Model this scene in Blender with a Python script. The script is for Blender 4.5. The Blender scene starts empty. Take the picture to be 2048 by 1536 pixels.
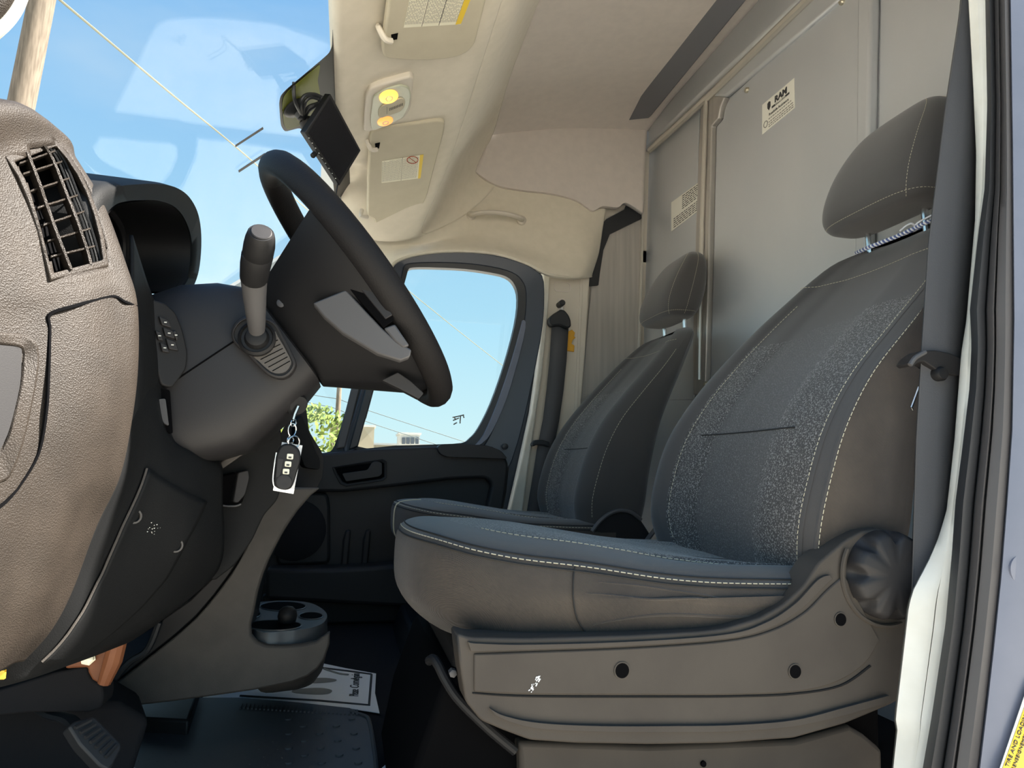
import bpy, bmesh, math, random
from mathutils import Vector, Matrix
random.seed(7)
scn = bpy.context.scene
COL = scn.collection

# ------------------------------------------------------------------ camera, sky, sun, exposure
FPX = 1420.0
YAW, PIT, ROLL = math.radians(12.8), math.radians(7.1), math.radians(1.0)
EYE = Vector((0.0, 0.0, 0.5))
FW = Vector((math.sin(YAW)*math.cos(PIT), math.cos(YAW)*math.cos(PIT), math.sin(PIT)))
_r0 = Vector((math.cos(YAW), -math.sin(YAW), 0.0)); _u0 = _r0.cross(FW)
RT = _r0*math.cos(ROLL) + _u0*math.sin(ROLL)
UP = -_r0*math.sin(ROLL) + _u0*math.cos(ROLL)
cd = bpy.data.cameras.new('camera'); cam = bpy.data.objects.new('camera', cd); COL.objects.link(cam)
cam.matrix_world = Matrix(((RT.x, UP.x, -FW.x, EYE.x), (RT.y, UP.y, -FW.y, EYE.y), (RT.z, UP.z, -FW.z, EYE.z), (0, 0, 0, 1)))
cd.sensor_width = 36.0; cd.lens = FPX/2048*36; cd.clip_start = 0.02; cd.clip_end = 600
scn.camera = cam

world = bpy.data.worlds.new('sky'); scn.world = world; world.use_nodes = True
nt = world.node_tree; nt.nodes.clear()
wo = nt.nodes.new('ShaderNodeOutputWorld'); bg = nt.nodes.new('ShaderNodeBackground')
tc = nt.nodes.new('ShaderNodeTexCoord'); sx = nt.nodes.new('ShaderNodeSeparateXYZ'); rp = nt.nodes.new('ShaderNodeValToRGB')
nt.links.new(tc.outputs['Generated'], sx.inputs[0]); nt.links.new(sx.outputs['Z'], rp.inputs[0])
e = rp.color_ramp.elements
e[0].position = 0.0; e[0].color = (0.82, 1.00, 1.02, 1)
e[1].position = 1.0; e[1].color = (0.20, 0.45, 0.95, 1)
for p, c in ((0.06, (0.72, 1.0, 1.06)), (0.22, (0.50, 0.86, 1.08)), (0.42, (0.39, 0.72, 1.05)), (0.60, (0.29, 0.60, 1.0))):
    k = e.new(p); k.color = (*c, 1)
# faint high cloud veils
nz = nt.nodes.new('ShaderNodeTexNoise'); nz.inputs['Scale'].default_value = 3.0; nz.inputs['Detail'].default_value = 6
mp = nt.nodes.new('ShaderNodeMapping'); mp.inputs['Scale'].default_value = (1.0, 2.5, 3.0)
nt.links.new(tc.outputs['Generated'], mp.inputs[0]); nt.links.new(mp.outputs[0], nz.inputs['Vector'])
cr = nt.nodes.new('ShaderNodeValToRGB'); cr.color_ramp.elements[0].position = 0.5; cr.color_ramp.elements[1].position = 0.85
cr.color_ramp.elements[1].color = (0.45, 0.45, 0.45, 1)
nt.links.new(nz.outputs['Fac'], cr.inputs[0])
mx = nt.nodes.new('ShaderNodeMixRGB'); mx.inputs['Color2'].default_value = (0.85, 0.98, 1.05, 1)
nt.links.new(cr.outputs[0], mx.inputs['Fac']); nt.links.new(rp.outputs[0], mx.inputs['Color1'])
nt.links.new(mx.outputs[0], bg.inputs['Color']); nt.links.new(bg.outputs[0], wo.inputs[0])
bg.inputs['Strength'].default_value = 1.0

sd = bpy.data.lights.new('sun', 'SUN'); sun = bpy.data.objects.new('sun', sd); COL.objects.link(sun)
sd.energy = 26.0; sd.angle = math.radians(0.6); sd.color = (1.0, 0.93, 0.84)
SAZ, SEL = math.radians(5), math.radians(46)
Ld = Vector((-math.cos(SAZ)*math.cos(SEL), math.sin(SAZ)*math.cos(SEL), -math.sin(SEL)))
sun.rotation_euler = Ld.to_track_quat('-Z', 'Y').to_euler(); sun.location = (6, -4, 9)

vs = scn.view_settings
vs.view_transform = 'Standard'; vs.look = 'None'; vs.gamma = 1.0; vs.use_curve_mapping = False; vs.exposure = 0.0

# ------------------------------------------------------------------ helpers: photo pixel -> point on a plane of the van
def ray(px, py): return FW + RT*((px-1024)/FPX) - UP*((py-768)/FPX)
def aY(px, py, y): v = ray(px, py); return EYE + v*((y-EYE.y)/v.y)
def aX(px, py, x): v = ray(px, py); return EYE + v*((x-EYE.x)/v.x)
def aZ(px, py, z): v = ray(px, py); return EYE + v*((z-EYE.z)/v.z)
def aP(px, py, p, n):
    v = ray(px, py); n = Vector(n); return EYE + v*((Vector(p)-EYE).dot(n)/v.dot(n))
def V(*a): return Vector(a)

def cat(pts, n=6, closed=False):
    """Catmull-Rom through points"""
    pts = [Vector(p) for p in pts]; m = len(pts); out = []
    segs = m if closed else m-1
    for i in range(segs):
        if closed: p0, p1, p2, p3 = pts[(i-1) % m], pts[i], pts[(i+1) % m], pts[(i+2) % m]
        else: p0, p1, p2, p3 = pts[max(i-1, 0)], pts[i], pts[i+1], pts[min(i+2, m-1)]
        for k in range(n):
            t = k/n
            out.append(0.5*((2*p1) + (p2-p0)*t + (2*p0-5*p1+4*p2-p3)*t*t + (3*p1-p0-3*p2+p3)*t*t*t))
    if not closed: out.append(pts[-1].copy())
    return out
def rnd(loop, r, n=4):
    """round the corners of a closed polygon by distance r (points with 3 comps)"""
    out = []; m = len(loop)
    for i in range(m):
        a, b, c = Vector(loop[i-1]), Vector(loop[i]), Vector(loop[(i+1) % m])
        d1, d2 = a-b, c-b; rr = min(r, d1.length*0.45, d2.length*0.45)
        p, q = b+d1.normalized()*rr, b+d2.normalized()*rr
        for k in range(n+1):
            t = k/n; out.append(p*(1-t)**2 + b*2*t*(1-t) + q*t*t)
    return out

class MB:
    def __init__(s): s.v = []; s.f = []
    def add(s, vs, fs):
        o = len(s.v); s.v += [Vector(p) for p in vs]; s.f += [[i+o for i in f] for f in fs]; return s
    def box(s, c, d, R=None):
        c = Vector(c); vs = []
        for x in (-.5, .5):
            for y in (-.5, .5):
                for z in (-.5, .5):
                    p = Vector((x*d[0], y*d[1], z*d[2]))
                    vs.append(c + (R @ p if R else p))
        return s.add(vs, [(0, 1, 3, 2), (4, 6, 7, 5), (0, 4, 5, 1), (2, 3, 7, 6), (0, 2, 6, 4), (1, 5, 7, 3)])
    def prism(s, loop, vec, top=None):
        """closed loop extruded by vec (top: other loop instead)"""
        n = len(loop); l2 = top if top else [Vector(p)+Vector(vec) for p in loop]
        fs = [list(range(n))[::-1], list(range(n, 2*n))] + [(i, (i+1) % n, n+(i+1) % n, n+i) for i in range(n)]
        return s.add(list(loop)+list(l2), fs)
    def ring(s, outer, inner, vec):
        """frame between two loops of the same count, with depth vec"""
        n = len(outer); vec = Vector(vec)
        vs = list(outer)+list(inner)+[Vector(p)+vec for p in outer]+[Vector(p)+vec for p in inner]
        fs = []
        for i in range(n):
            j = (i+1) % n
            fs += [(i, j, n+j, n+i), (2*n+j, 2*n+i, 3*n+i, 3*n+j), (j, i, 2*n+i, 2*n+j), (n+i, n+j, 3*n+j, 3*n+i)]
        return s.add(vs, fs)
    def loft(s, rings, cap=True, closed=True):
        n = len(rings[0]); vs = [p for r in rings for p in r]; fs = []
        for i in range(len(rings)-1):
            for j in range(n if closed else n-1):
                k = (j+1) % n; fs.append((i*n+j, i*n+k, (i+1)*n+k, (i+1)*n+j))
        if cap and closed:
            fs.append(list(range(n))[::-1]); fs.append([(len(rings)-1)*n+j for j in range(n)])
        return s.add(vs, fs)
    def tube(s, path, r, n=8, cap=True, flat=1.0, up=None):
        path = [Vector(p) for p in path]; rings = []; m = len(path)
        rr = r if isinstance(r, (list, tuple)) else [r]*m
        t0 = (path[1]-path[0]).normalized()
        nrm = Vector(up) if up is not None else (Vector((0, 0, 1)) if abs(t0.z) < .9 else Vector((1, 0, 0)))
        for i in range(m):
            t = (path[min(i+1, m-1)]-path[max(i-1, 0)]).normalized()
            nrm = (nrm - t*nrm.dot(t)).normalized(); b = t.cross(nrm)
            rings.append([path[i] + (nrm*math.cos(a)*flat + b*math.sin(a))*rr[i] for a in [2*math.pi*k/n for k in range(n)]])
        return s.loft(rings, cap)
    def rev(s, c, axis, prof, n=24, up=None):
        """revolve profile [(r, h)] about axis at c"""
        axis = Vector(axis).normalized(); a = axis.orthogonal().normalized() if up is None else Vector(up)
        a = (a-axis*a.dot(axis)).normalized(); b = axis.cross(a); c = Vector(c)
        rings = [[c+axis*h+(a*math.cos(2*math.pi*k/n)+b*math.sin(2*math.pi*k/n))*r for k in range(n)] for r, h in prof]
        return s.loft(rings, True)
    def grid(s, rows):
        n = len(rows[0]); fs = []
        for i in range(len(rows)-1):
            for j in range(n-1): fs.append((i*n+j, i*n+j+1, (i+1)*n+j+1, (i+1)*n+j))
        return s.add([p for r in rows for p in r], fs)
    def ribbon(s, path, wvec, th):
        """belt: flat strip along path, width vectors wvec (one or list), thickness vec th"""
        m = len(path); rings = []
        for i, p in enumerate(path):
            w = Vector(wvec[i] if isinstance(wvec, list) else wvec)*0.5; t = Vector(th)*0.5; p = Vector(p)
            rings.append([p-w-t, p+w-t, p+w+t, p-w+t])
        return s.loft(rings)
    def dashes(s, path, r, dash, gap, n=4):
        """stitches along a path"""
        path = [Vector(p) for p in path]; L = [0.0]
        for i in range(1, len(path)): L.append(L[-1]+(path[i]-path[i-1]).length)
        def at(t):
            for i in range(1, len(path)):
                if L[i] >= t: 
                    u = (t-L[i-1])/max(L[i]-L[i-1], 1e-9); return path[i-1].lerp(path[i], u)
            return path[-1]
        t = 0.0
        while t < L[-1]-dash*.5:
            a, b = at(t), at(min(t+dash, L[-1]))
            if (b-a).length > 1e-6: s.tube([a, b], r, n)
            t += dash+gap
        return s
    def build(s, name, mat, parent=None, smooth=35, bevel=0, seg=2, sub=0, solid=0, label=None, kind=None, recalc=True):
        me = bpy.data.meshes.new(name)
        if parent is not None: org = wl(parent)
        else:
            xs = [p.x for p in s.v]; ys = [p.y for p in s.v]; zs = [p.z for p in s.v]
            org = Vector(((min(xs)+max(xs))/2, (min(ys)+max(ys))/2, min(zs)))
        me.from_pydata([(p-org)[:] for p in s.v], [], s.f)
        if recalc:
            bm = bmesh.new(); bm.from_mesh(me); bmesh.ops.recalc_face_normals(bm, faces=bm.faces); bm.to_mesh(me); bm.free()
        if smooth:
            me.polygons.foreach_set('use_smooth', [True]*len(me.polygons))
            me.set_sharp_from_angle(angle=math.radians(smooth))
        me.materials.append(M[mat] if isinstance(mat, str) else mat)
        o = bpy.data.objects.new(name, me); COL.objects.link(o)
        if parent is not None: o.parent = parent
        else: o.location = org
        WL[o.name] = org
        if bevel:
            b = o.modifiers.new('bevel', 'BEVEL'); b.width = bevel; b.segments = seg; b.limit_method = 'ANGLE'; b.angle_limit = math.radians(40)
        if sub:
            b = o.modifiers.new('sub', 'SUBSURF'); b.levels = sub; b.render_levels = sub
        if solid:
            b = o.modifiers.new('solid', 'SOLIDIFY'); b.thickness = solid; b.offset = 0
        if label: o['label'] = label
        if kind: o['kind'] = kind
        return o
WL = {}
def wl(o): return WL[o.name]
def root(name, loc, label=None, cat=None, group=None, kind=None):
    o = bpy.data.objects.new(name, None); COL.objects.link(o); o.location = loc; o.empty_display_size = .05
    WL[o.name] = Vector(loc); return tag(o, label, cat, group, kind)
def tag(o, label=None, cat=None, group=None, kind=None):
    if label: o['label'] = label
    if cat: o['category'] = cat
    if group: o['group'] = group
    if kind: o['kind'] = kind
    return o
def patch(rows, nu=6, nv=6):
    """dense grid through a net of control points"""
    rr = [cat(r, nv) for r in rows]
    cols = [cat([r[j] for r in rr], nu) for j in range(len(rr[0]))]
    return [[c[i] for c in cols] for i in range(len(cols[0]))]
def inpoly(x, y, poly):
    c = False; n = len(poly)
    for i in range(n):
        x1, y1 = poly[i]; x2, y2 = poly[i-1]
        if (y1 > y) != (y2 > y) and x < (x2-x1)*(y-y1)/(y2-y1)+x1: c = not c
    return c
def proj(p):
    q = Vector(p)-EYE; w = q.dot(FW); return 1024+FPX*q.dot(RT)/w, 768-FPX*q.dot(UP)/w
def text(body, name, mat, parent, o, ux, uy, size, depth=0.0004, align='CENTER', shear=0.0, bold=0.0, sx=1.0, label=None):
    """lettering as mesh on the plane through o with axes ux (reading) and uy (up)"""
    cu = bpy.data.curves.new('txt', 'FONT'); cu.body = body; cu.size = size; cu.align_x = align; cu.align_y = 'CENTER'
    cu.extrude = depth; cu.shear = shear; cu.offset = bold; cu.resolution_u = 3
    to = bpy.data.objects.new('txt', cu); COL.objects.link(to)
    dg = bpy.context.evaluated_depsgraph_get(); me = bpy.data.meshes.new_from_object(to.evaluated_get(dg))
    bpy.data.objects.remove(to); bpy.data.curves.remove(cu)
    ux, uy = Vector(ux).normalized(), Vector(uy).normalized(); uy = (uy-ux*uy.dot(ux)).normalized(); nz_ = ux.cross(uy)
    mb = MB(); mb.add([Vector(o)+ux*v.co.x*sx+uy*v.co.y+nz_*v.co.z for v in me.vertices], [list(p.vertices) for p in me.polygons])
    bpy.data.meshes.remove(me)
    return mb.build(name, mat, parent, smooth=0, recalc=False, label=label)

# ------------------------------------------------------------------ materials
M = {}
def mat(name, col, rough=.5, metal=0.0, col2=None, nsc=8.0, bsc=0, bst=0.0, btype='NOISE', spec=.5, emis=None, est=0, stretch=None, bdist=.001, sheen=0, ramp=(.35, .65), detail=4):
    m = bpy.data.materials.new(name); m.use_nodes = True; t = m.node_tree; b = t.nodes['Principled BSDF']
    b.inputs['Base Color'].default_value = (*col, 1); b.inputs['Roughness'].default_value = rough
    b.inputs['Metallic'].default_value = metal; b.inputs['Specular IOR Level'].default_value = spec
    if sheen: b.inputs['Sheen Weight'].default_value = sheen
    c = t.nodes.new('ShaderNodeTexCoord'); vec = c.outputs['Object']
    if stretch:
        mpn = t.nodes.new('ShaderNodeMapping'); mpn.inputs['Scale'].default_value = stretch; t.links.new(vec, mpn.inputs[0]); vec = mpn.outputs[0]
    if col2:
        n = t.nodes.new('ShaderNodeTexNoise'); n.inputs['Scale'].default_value = nsc; n.inputs['Detail'].default_value = detail; t.links.new(vec, n.inputs['Vector'])
        r = t.nodes.new('ShaderNodeValToRGB'); r.color_ramp.elements[0].position = ramp[0]; r.color_ramp.elements[1].position = ramp[1]
        r.color_ramp.elements[0].color = (*col, 1); r.color_ramp.elements[1].color = (*col2, 1)
        t.links.new(n.outputs['Fac'], r.inputs[0]); t.links.new(r.outputs[0], b.inputs['Base Color'])
    if bst:
        if btype == 'VORO':
            n = t.nodes.new('ShaderNodeTexVoronoi'); out = n.outputs['Distance']
        elif btype == 'WEAVE':
            n = t.nodes.new('ShaderNodeTexWave'); n.bands_direction = 'DIAGONAL'; out = n.outputs['Fac']
        else:
            n = t.nodes.new('ShaderNodeTexNoise'); n.inputs['Detail'].default_value = 3; out = n.outputs['Fac']
        n.inputs['Scale'].default_value = bsc; t.links.new(c.outputs['Object'], n.inputs['Vector'])
        bp = t.nodes.new('ShaderNodeBump'); bp.inputs['Strength'].default_value = bst; bp.inputs['Distance'].default_value = bdist
        t.links.new(out, bp.inputs['Height']); t.links.new(bp.outputs[0], b.inputs['Normal'])
    if emis:
        b.inputs['Emission Color'].default_value = (*emis, 1); b.inputs['Emission Strength'].default_value = est
    M[name] = m; return m
def glassmat(name, tint, refl=.06):
    m = bpy.data.materials.new(name); m.use_nodes = True; t = m.node_tree; t.nodes.clear()
    o = t.nodes.new('ShaderNodeOutputMaterial'); tr = t.nodes.new('ShaderNodeBsdfTransparent'); tr.inputs[0].default_value = (*tint, 1)
    g = t.nodes.new('ShaderNodeBsdfGlossy'); g.inputs['Roughness'].default_value = .02
    lw_ = t.nodes.new('ShaderNodeLayerWeight'); pw = t.nodes.new('ShaderNodeMath'); pw.operation = 'POWER'; pw.inputs[1].default_value = 5.0
    fr = t.nodes.new('ShaderNodeMath'); fr.operation = 'MULTIPLY_ADD'; fr.inputs[1].default_value = .16; fr.inputs[2].default_value = refl*.5
    lw_.inputs['Blend'].default_value = .5; t.links.new(lw_.outputs['Facing'], pw.inputs[0]); t.links.new(pw.outputs[0], fr.inputs[0])
    mxs = t.nodes.new('ShaderNodeMixShader'); t.links.new(fr.outputs[0], mxs.inputs[0]); t.links.new(tr.outputs[0], mxs.inputs[1]); t.links.new(g.outputs[0], mxs.inputs[2])
    t.links.new(mxs.outputs[0], o.inputs[0]); M[name] = m
glassmat('glass', (.93, .955, .955))
glassmat('glass_front', (.93, .95, .965))
mat('dash_grain', (.022, .0170, .0130), .55, col2=(.031, .0240, .0185), nsc=25, bsc=720, bst=.5, btype='VORO', bdist=.0010, spec=.3)
mat('dash_black', (.010, .0105, .011), .6, bsc=700, bst=.25, btype='VORO', bdist=.0006, spec=.15)
mat('plastic_black', (.013, .013, .014), .55, bsc=900, bst=.12, bdist=.0005, spec=.3)
mat('plastic_soft', (.022, .021, .022), .52, bsc=900, bst=.15, bdist=.0005, spec=.35)
mat('plastic_grey', (.055, .047, .040), .62, col2=(.065, .056, .047), nsc=12, bsc=800, bst=.2, bdist=.0005, spec=.25)
mat('plastic_spoke', (.085, .083, .085), .55, bsc=700, bst=.15, bdist=.0005)
mat('plastic_console', (.072, .064, .057), .6, col2=(.088, .078, .069), nsc=20, bsc=700, bst=.25, btype='VORO', bdist=.0006)
mat('plastic_tray', (.10, .105, .11), .32)
mat('rim_leather', (.014, .013, .013), .6, bsc=480, bst=.35, btype='VORO', bdist=.0005, spec=.16)
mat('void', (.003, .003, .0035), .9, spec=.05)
mat('screen', (.012, .012, .014), .18)
mat('headliner', (.72, .665, .54), .95, col2=(.76, .70, .575), nsc=30, bsc=500, bst=.2, bdist=.001, sheen=.2)
mat('headliner_grey', (.70, .64, .59), .95, col2=(.74, .675, .62), nsc=30, bsc=500, bst=.2, bdist=.001, sheen=.2)
mat('visor', (.55, .505, .385), .85, col2=(.58, .535, .41), nsc=20, bsc=400, bst=.1)
mat('trim_beige', (.68, .63, .54), .6)
mat('seal_white', (.80, .79, .72), .55, col2=(.72, .70, .62), nsc=15)
mat('rubber', (.03, .031, .034), .55)
mat('rubber_grey', (.085, .080, .080), .55)
mat('gasket', (.02, .022, .025), .45)
mat('paint_blue', (.15, .165, .215), .35, col2=(.17, .185, .24), nsc=10)
mat('paint_dark', (.045, .055, .075), .35)
mat('steel', (.60, .625, .65), .42, metal=.4, col2=(.65, .67, .685), nsc=3, stretch=(1, 1, .6), bsc=120, bst=.04)
mat('steel_brushed', (.46, .44, .41), .42, metal=.45, col2=(.56, .53, .49), nsc=9, stretch=(6, 6, .25))
mat('steel_flange', (.15, .155, .175), .5)
mat('bare_steel', (.66, .63, .56), .35, metal=.5)
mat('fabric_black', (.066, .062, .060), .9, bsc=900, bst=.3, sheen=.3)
mat('fabric_speckle', (.046, .043, .041), .95, col2=(.30, .29, .275), nsc=380, bsc=600, bst=.4, sheen=.3, ramp=(.5, .68), detail=1.5)
mat('fabric_insert', (.062, .059, .057), .95, col2=(.17, .165, .16), nsc=420, bsc=600, bst=.4, sheen=.3, ramp=(.5, .7), detail=1.5)
mat('fabric_side', (.040, .0325, .027), .92, col2=(.064, .0515, .041), nsc=9, bsc=330, bst=.5, btype='WEAVE', sheen=.2)
mat('thread', (.62, .57, .42), .8)
mat('thread_dark', (.02, .02, .02), .9)
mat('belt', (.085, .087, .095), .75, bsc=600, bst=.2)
mat('chrome', (.75, .75, .74), .18, metal=1.0)
mat('paper', (.88, .89, .90), .8)
mat('label_white', (.90, .89, .80), .6)
mat('label_cream', (.86, .83, .66), .6)
mat('label_yellow', (.85, .60, .05), .6)
mat('ink', (.05, .05, .05), .7)
mat('ink_grey', (.28, .27, .24), .8)
mat('ink_light', (.46, .44, .37), .8)
mat('ink_red', (.45, .10, .05), .8)
mat('yellow', (.80, .42, .03), .5)
mat('rust', (.22, .075, .03), .6, col2=(.30, .11, .045), nsc=25)
mat('zinc', (.62, .58, .46), .35, metal=.9)
mat('frit', (.008, .008, .008), .4)
mat('olive_reflection', (.15, .17, .015), .45)  # colour of a reflection in the windscreen, painted as a material
mat('lamp_bezel', (.50, .52, .40), .35)
mat('lamp_amber', (.9, .5, .1), .4, emis=(1.0, .47, .06), est=2.6)
mat('lamp_amber_dim', (.9, .5, .15), .4, emis=(1.0, .36, .08), est=1.1)
mat('wood_pole', (.13, .10, .07), .9, col2=(.21, .165, .12), nsc=6, stretch=(6, 6, .6))
mat('wire', (.16, .16, .11), .7)
mat('wire_dark', (.12, .14, .14), .7)
mat('foliage', (.085, .13, .02), .8, col2=(.19, .24, .04), nsc=3)
mat('bark', (.20, .15, .10), .9)
mat('stucco', (.36, .31, .22), .9)
mat('sign_white', (.5, .5, .48), .6)
mat('ground', (.46, .43, .37), .95, col2=(.54, .50, .43), nsc=1.5)
mat('carpet', (.020, .020, .022), .95, bsc=300, bst=.6, spec=.1)
mat('mat_rubber', (.075, .077, .082), .5, bsc=300, bst=.08)
mat('rope_blue', (.10, .13, .28), .8)
mat('rope_white', (.75, .75, .76), .8)
# ================================================================== THE SETTING
S = 'structure'
def interp(pts, y):
    """x at height y on a px polyline [(x, y)...] sorted by y"""
    if y <= pts[0][1]: a, b = pts[0], pts[1]
    elif y >= pts[-1][1]: a, b = pts[-2], pts[-1]
    else:
        for a, b in zip(pts, pts[1:]):
            if a[1] <= y <= b[1]: break
    return a[0]+(b[0]-a[0])*(y-a[1])/(b[1]-a[1])
def pxs(pts): return [V(x, y, 0) for x, y in pts]
def px_smooth(pts, n=5): return [(p.x, p.y) for p in cat(pxs(pts), n)]
def px_loop(pts, n=4): return [(p.x, p.y) for p in cat(pxs(pts), n, True)]
def px_round(pts, r, n=4): return [(p.x, p.y) for p in rnd(pxs(pts), r, n)]

# ground outside
g = MB(); GZ = -0.72
g.grid([[V(x, y, GZ) for x in (-150, -20, -4, 0, 4, 20, 150)] for y in (-60, -10, -2, 1, 4, 20, 160)])
tag(g.build('ground', 'ground', smooth=0), kind=S)

# cab floor and firewall
f = MB().box((.15, 1.69, -.03), (2.2, 1.86, .06)); tag(f.build('floor', 'carpet', smooth=0), kind=S)
f = MB().box((-.93, 1.69, .42), (.06, 1.86, .9)); tag(f.build('wall_front', 'carpet', smooth=0), kind=S)
f = MB()
f.box((.05, 2.60, .03), (1.6, .05, .42)); f.box((.25, 2.52, .015), (1.0, .12, .03)); f.box((.25, 2.47, .05), (1.0, .05, .10))
tag(f.build('wall_right', 'plastic_black', bevel=.01), kind=S)

# ---- bulkhead plane, leaning slightly back
BN = V(1, 0, -.038).normalized()
def bh(px, py, off=0.0): return aP(px, py, V(1.16-off, 0, .83), BN)
def bpt(y, z, off=0.0): return V(1.16-off+.038*(z-.83), y, z)
w = MB(); w.prism([bpt(.80, -.02), bpt(2.72, -.02), bpt(2.72, 2.0), bpt(.80, 2.0)], (.03, 0, 0))
wr = tag(w.build('wall_rear', 'steel', smooth=0), kind=S)
# top beam of the bulkhead
b = MB(); b.prism([bh(1296, 236), bh(1497, -12), bh(1640, -12), bh(1418, 193), bh(1300, 306)], (-.035, 0, 0)); b.build('top_beam', 'steel', wr, bevel=.012)
b = MB()
b.tube([bh(1300, 300, .03), bh(1420, 190, .03), bh(1640, -25, .03), bh(1900, -280, .03)], .013, 8); b.build('beam_lip', 'bare_steel', wr)
b = MB(); b.prism([bh(1420, 195), bh(1640, -20), bh(1720, -20), bh(1462, 195)], (-.022, 0, 0)); b.build('beam_flange', 'steel', wr, bevel=.008)
# vertical posts
b = MB(); b.prism([bh(x, y) for x, y in [(1414, 190), (1460, 196), (1452, 215), (1448, 238), (1434, 254), (1430, 450), (1426, 610), (1421, 790), (1398, 790), (1397, 670), (1403, 450), (1408, 300)]], (-.022, 0, 0))
b.build('post', 'steel_brushed', wr, bevel=.004)
b = MB(); b.tube([bh(1412, 195, .03), bh(1404, 450, .03), bh(1399, 670, .03), bh(1398, 760, .03)], .008, 8); b.build('post_edge', 'bare_steel', wr)
b = MB(); b.prism([bh(x, y) for x, y in [(1735, -60), (1764, -60), (1757, 300), (1750, 900), (1725, 900), (1733, 260)]], (-.03, 0, 0)); b.build('post', 'steel', wr, bevel=.008)
# sheet panels between the posts
dp = [(1437, 256), (1450, 240), (1455, 214), (1464, 196), (1700, -20), (1733, -55), (1732, 260), (1722, 900), (1424, 900), (1430, 600)]
b = MB(); b.prism([bh(x, y) for x, y in dp], (-.008, 0, 0)); b.build('panel', 'steel', wr, bevel=.003, label='large grey sheet metal panel with clipped corner')
b = MB(); b.prism([bh(x, y) for x, y in [(1290, 318), (1402, 214), (1398, 320), (1394, 520), (1390, 800), (1268, 800), (1280, 500)]], (-.006, 0, 0)); b.build('panel', 'steel', wr, bevel=.003)
b = MB(); b.prism([bh(x, y) for x, y in [(1766, -100), (2000, -300), (2000, 900), (1752, 900)]], (-.006, 0, 0)); b.build('panel', 'steel', wr, bevel=.003)
for x, y, o in ((1493, 180, .012), (1683, 3, .012), (1411, 768, .026)):
    b = MB(); b.rev(bh(x, y, o), (-1, 0, 0), [(.009, -.006), (.009, .001), (.006, .005), (.002, .005)], 12); b.build('bolt', 'zinc', wr)
# stickers
def sticker(corners, name, mt, parent, off, vec=(-.0012, 0, 0)):
    P = [bh(x, y, off) for x, y in corners]; b = MB(); b.prism(P, vec); return b.build(name, mt, parent, smooth=0), P
st, P = sticker([(1525, 210), (1589, 156), (1590, 216), (1525, 269)], 'sticker', 'label_white', wr, .0085)
ux, uy = (P[1]-P[0]), (P[0]-P[3]); o0 = V(-.0016, 0, 0)
def uvp(u, v): return P[3]*(1-u)*(1-v)+P[2]*u*(1-v)+P[0]*(1-u)*v+P[1]*u*v+o0
H = uy.length
text('RAM', 'lettering', 'ink', st, uvp(.60, .80), ux, uy, H*.27, bold=.0012, sx=1.15)
b = MB(); b.prism([uvp(.32, .60), uvp(.86, .60), uvp(.86, .67), uvp(.32, .67)], (-.0004, 0, 0)); b.build('print', 'ink', st, smooth=0)
b = MB(); b.prism([uvp(u, v) for u, v in [(.18, .88), (.23, .92), (.28, .88), (.28, .72), (.23, .62), (.18, .72)]], (-.0004, 0, 0)); b.build('emblem', 'ink', st, smooth=0)
text('COMMERCIAL', 'lettering', 'label_white', st, uvp(.59, .635)+V(-.0006, 0, 0), ux, uy, H*.075, sx=1.15)
text('Roadside Assistance', 'lettering', 'ink', st, uvp(.53, .46), ux, uy, H*.125)
b = MB()
for v in (.33, .22, .14, .07):
    u = .22
    while u < .92:
        d = random.uniform(.03, .08); b.prism([uvp(u, v-.016), uvp(u+d, v-.016), uvp(u+d, v+.016), uvp(u, v+.016)], (-.0004, 0, 0)); u += d+.02
b.build('small_print', 'ink_grey', st, smooth=0, kind='stuff')
b = MB(); c0 = uvp(.12, .24); a1 = ux.normalized()*.010; a2 = uy.normalized()*.010
b.tube([c0+a1*math.cos(t*.5236)+a2*math.sin(t*.5236) for t in range(13)], .0012, 5); b.build('recycling_ring', 'ink_grey', st)
st, P = sticker([(1343, 405), (1399, 364), (1398, 421), (1343, 463)], 'sticker', 'label_white', wr, .0065)
b = MB()
for v in [i/14 for i in range(1, 14)]:
    u = .42 if v > .42 else .1
    if .38 < v < .46: continue
    while u < .93:
        d = random.uniform(.04, .12); b.prism([uvp(u, v-.014), uvp(min(u+d, .95), v-.014), uvp(min(u+d, .95), v+.014), uvp(u, v+.014)], (-.0004, 0, 0)); u += d+.025
b.build('small_print', 'ink', st, smooth=0, kind='stuff')
# flange strip between roof lining and bulkhead
b = MB(); b.prism([aP(x, y, V(1.10, 0, 1.9), V(.55, 0, .83)) for x, y in [(1258, 240), (1296, 165), (1325, 118), (1420, 5), (1500, -95), (1600, -95), (1490, 0), (1390, 122), (1297, 236)]], (.012, 0, .012))
tag(b.build('trim_1', 'steel_flange', smooth=0, label='dark grey edge strip between roof lining and bulkhead'), kind=S)

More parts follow.
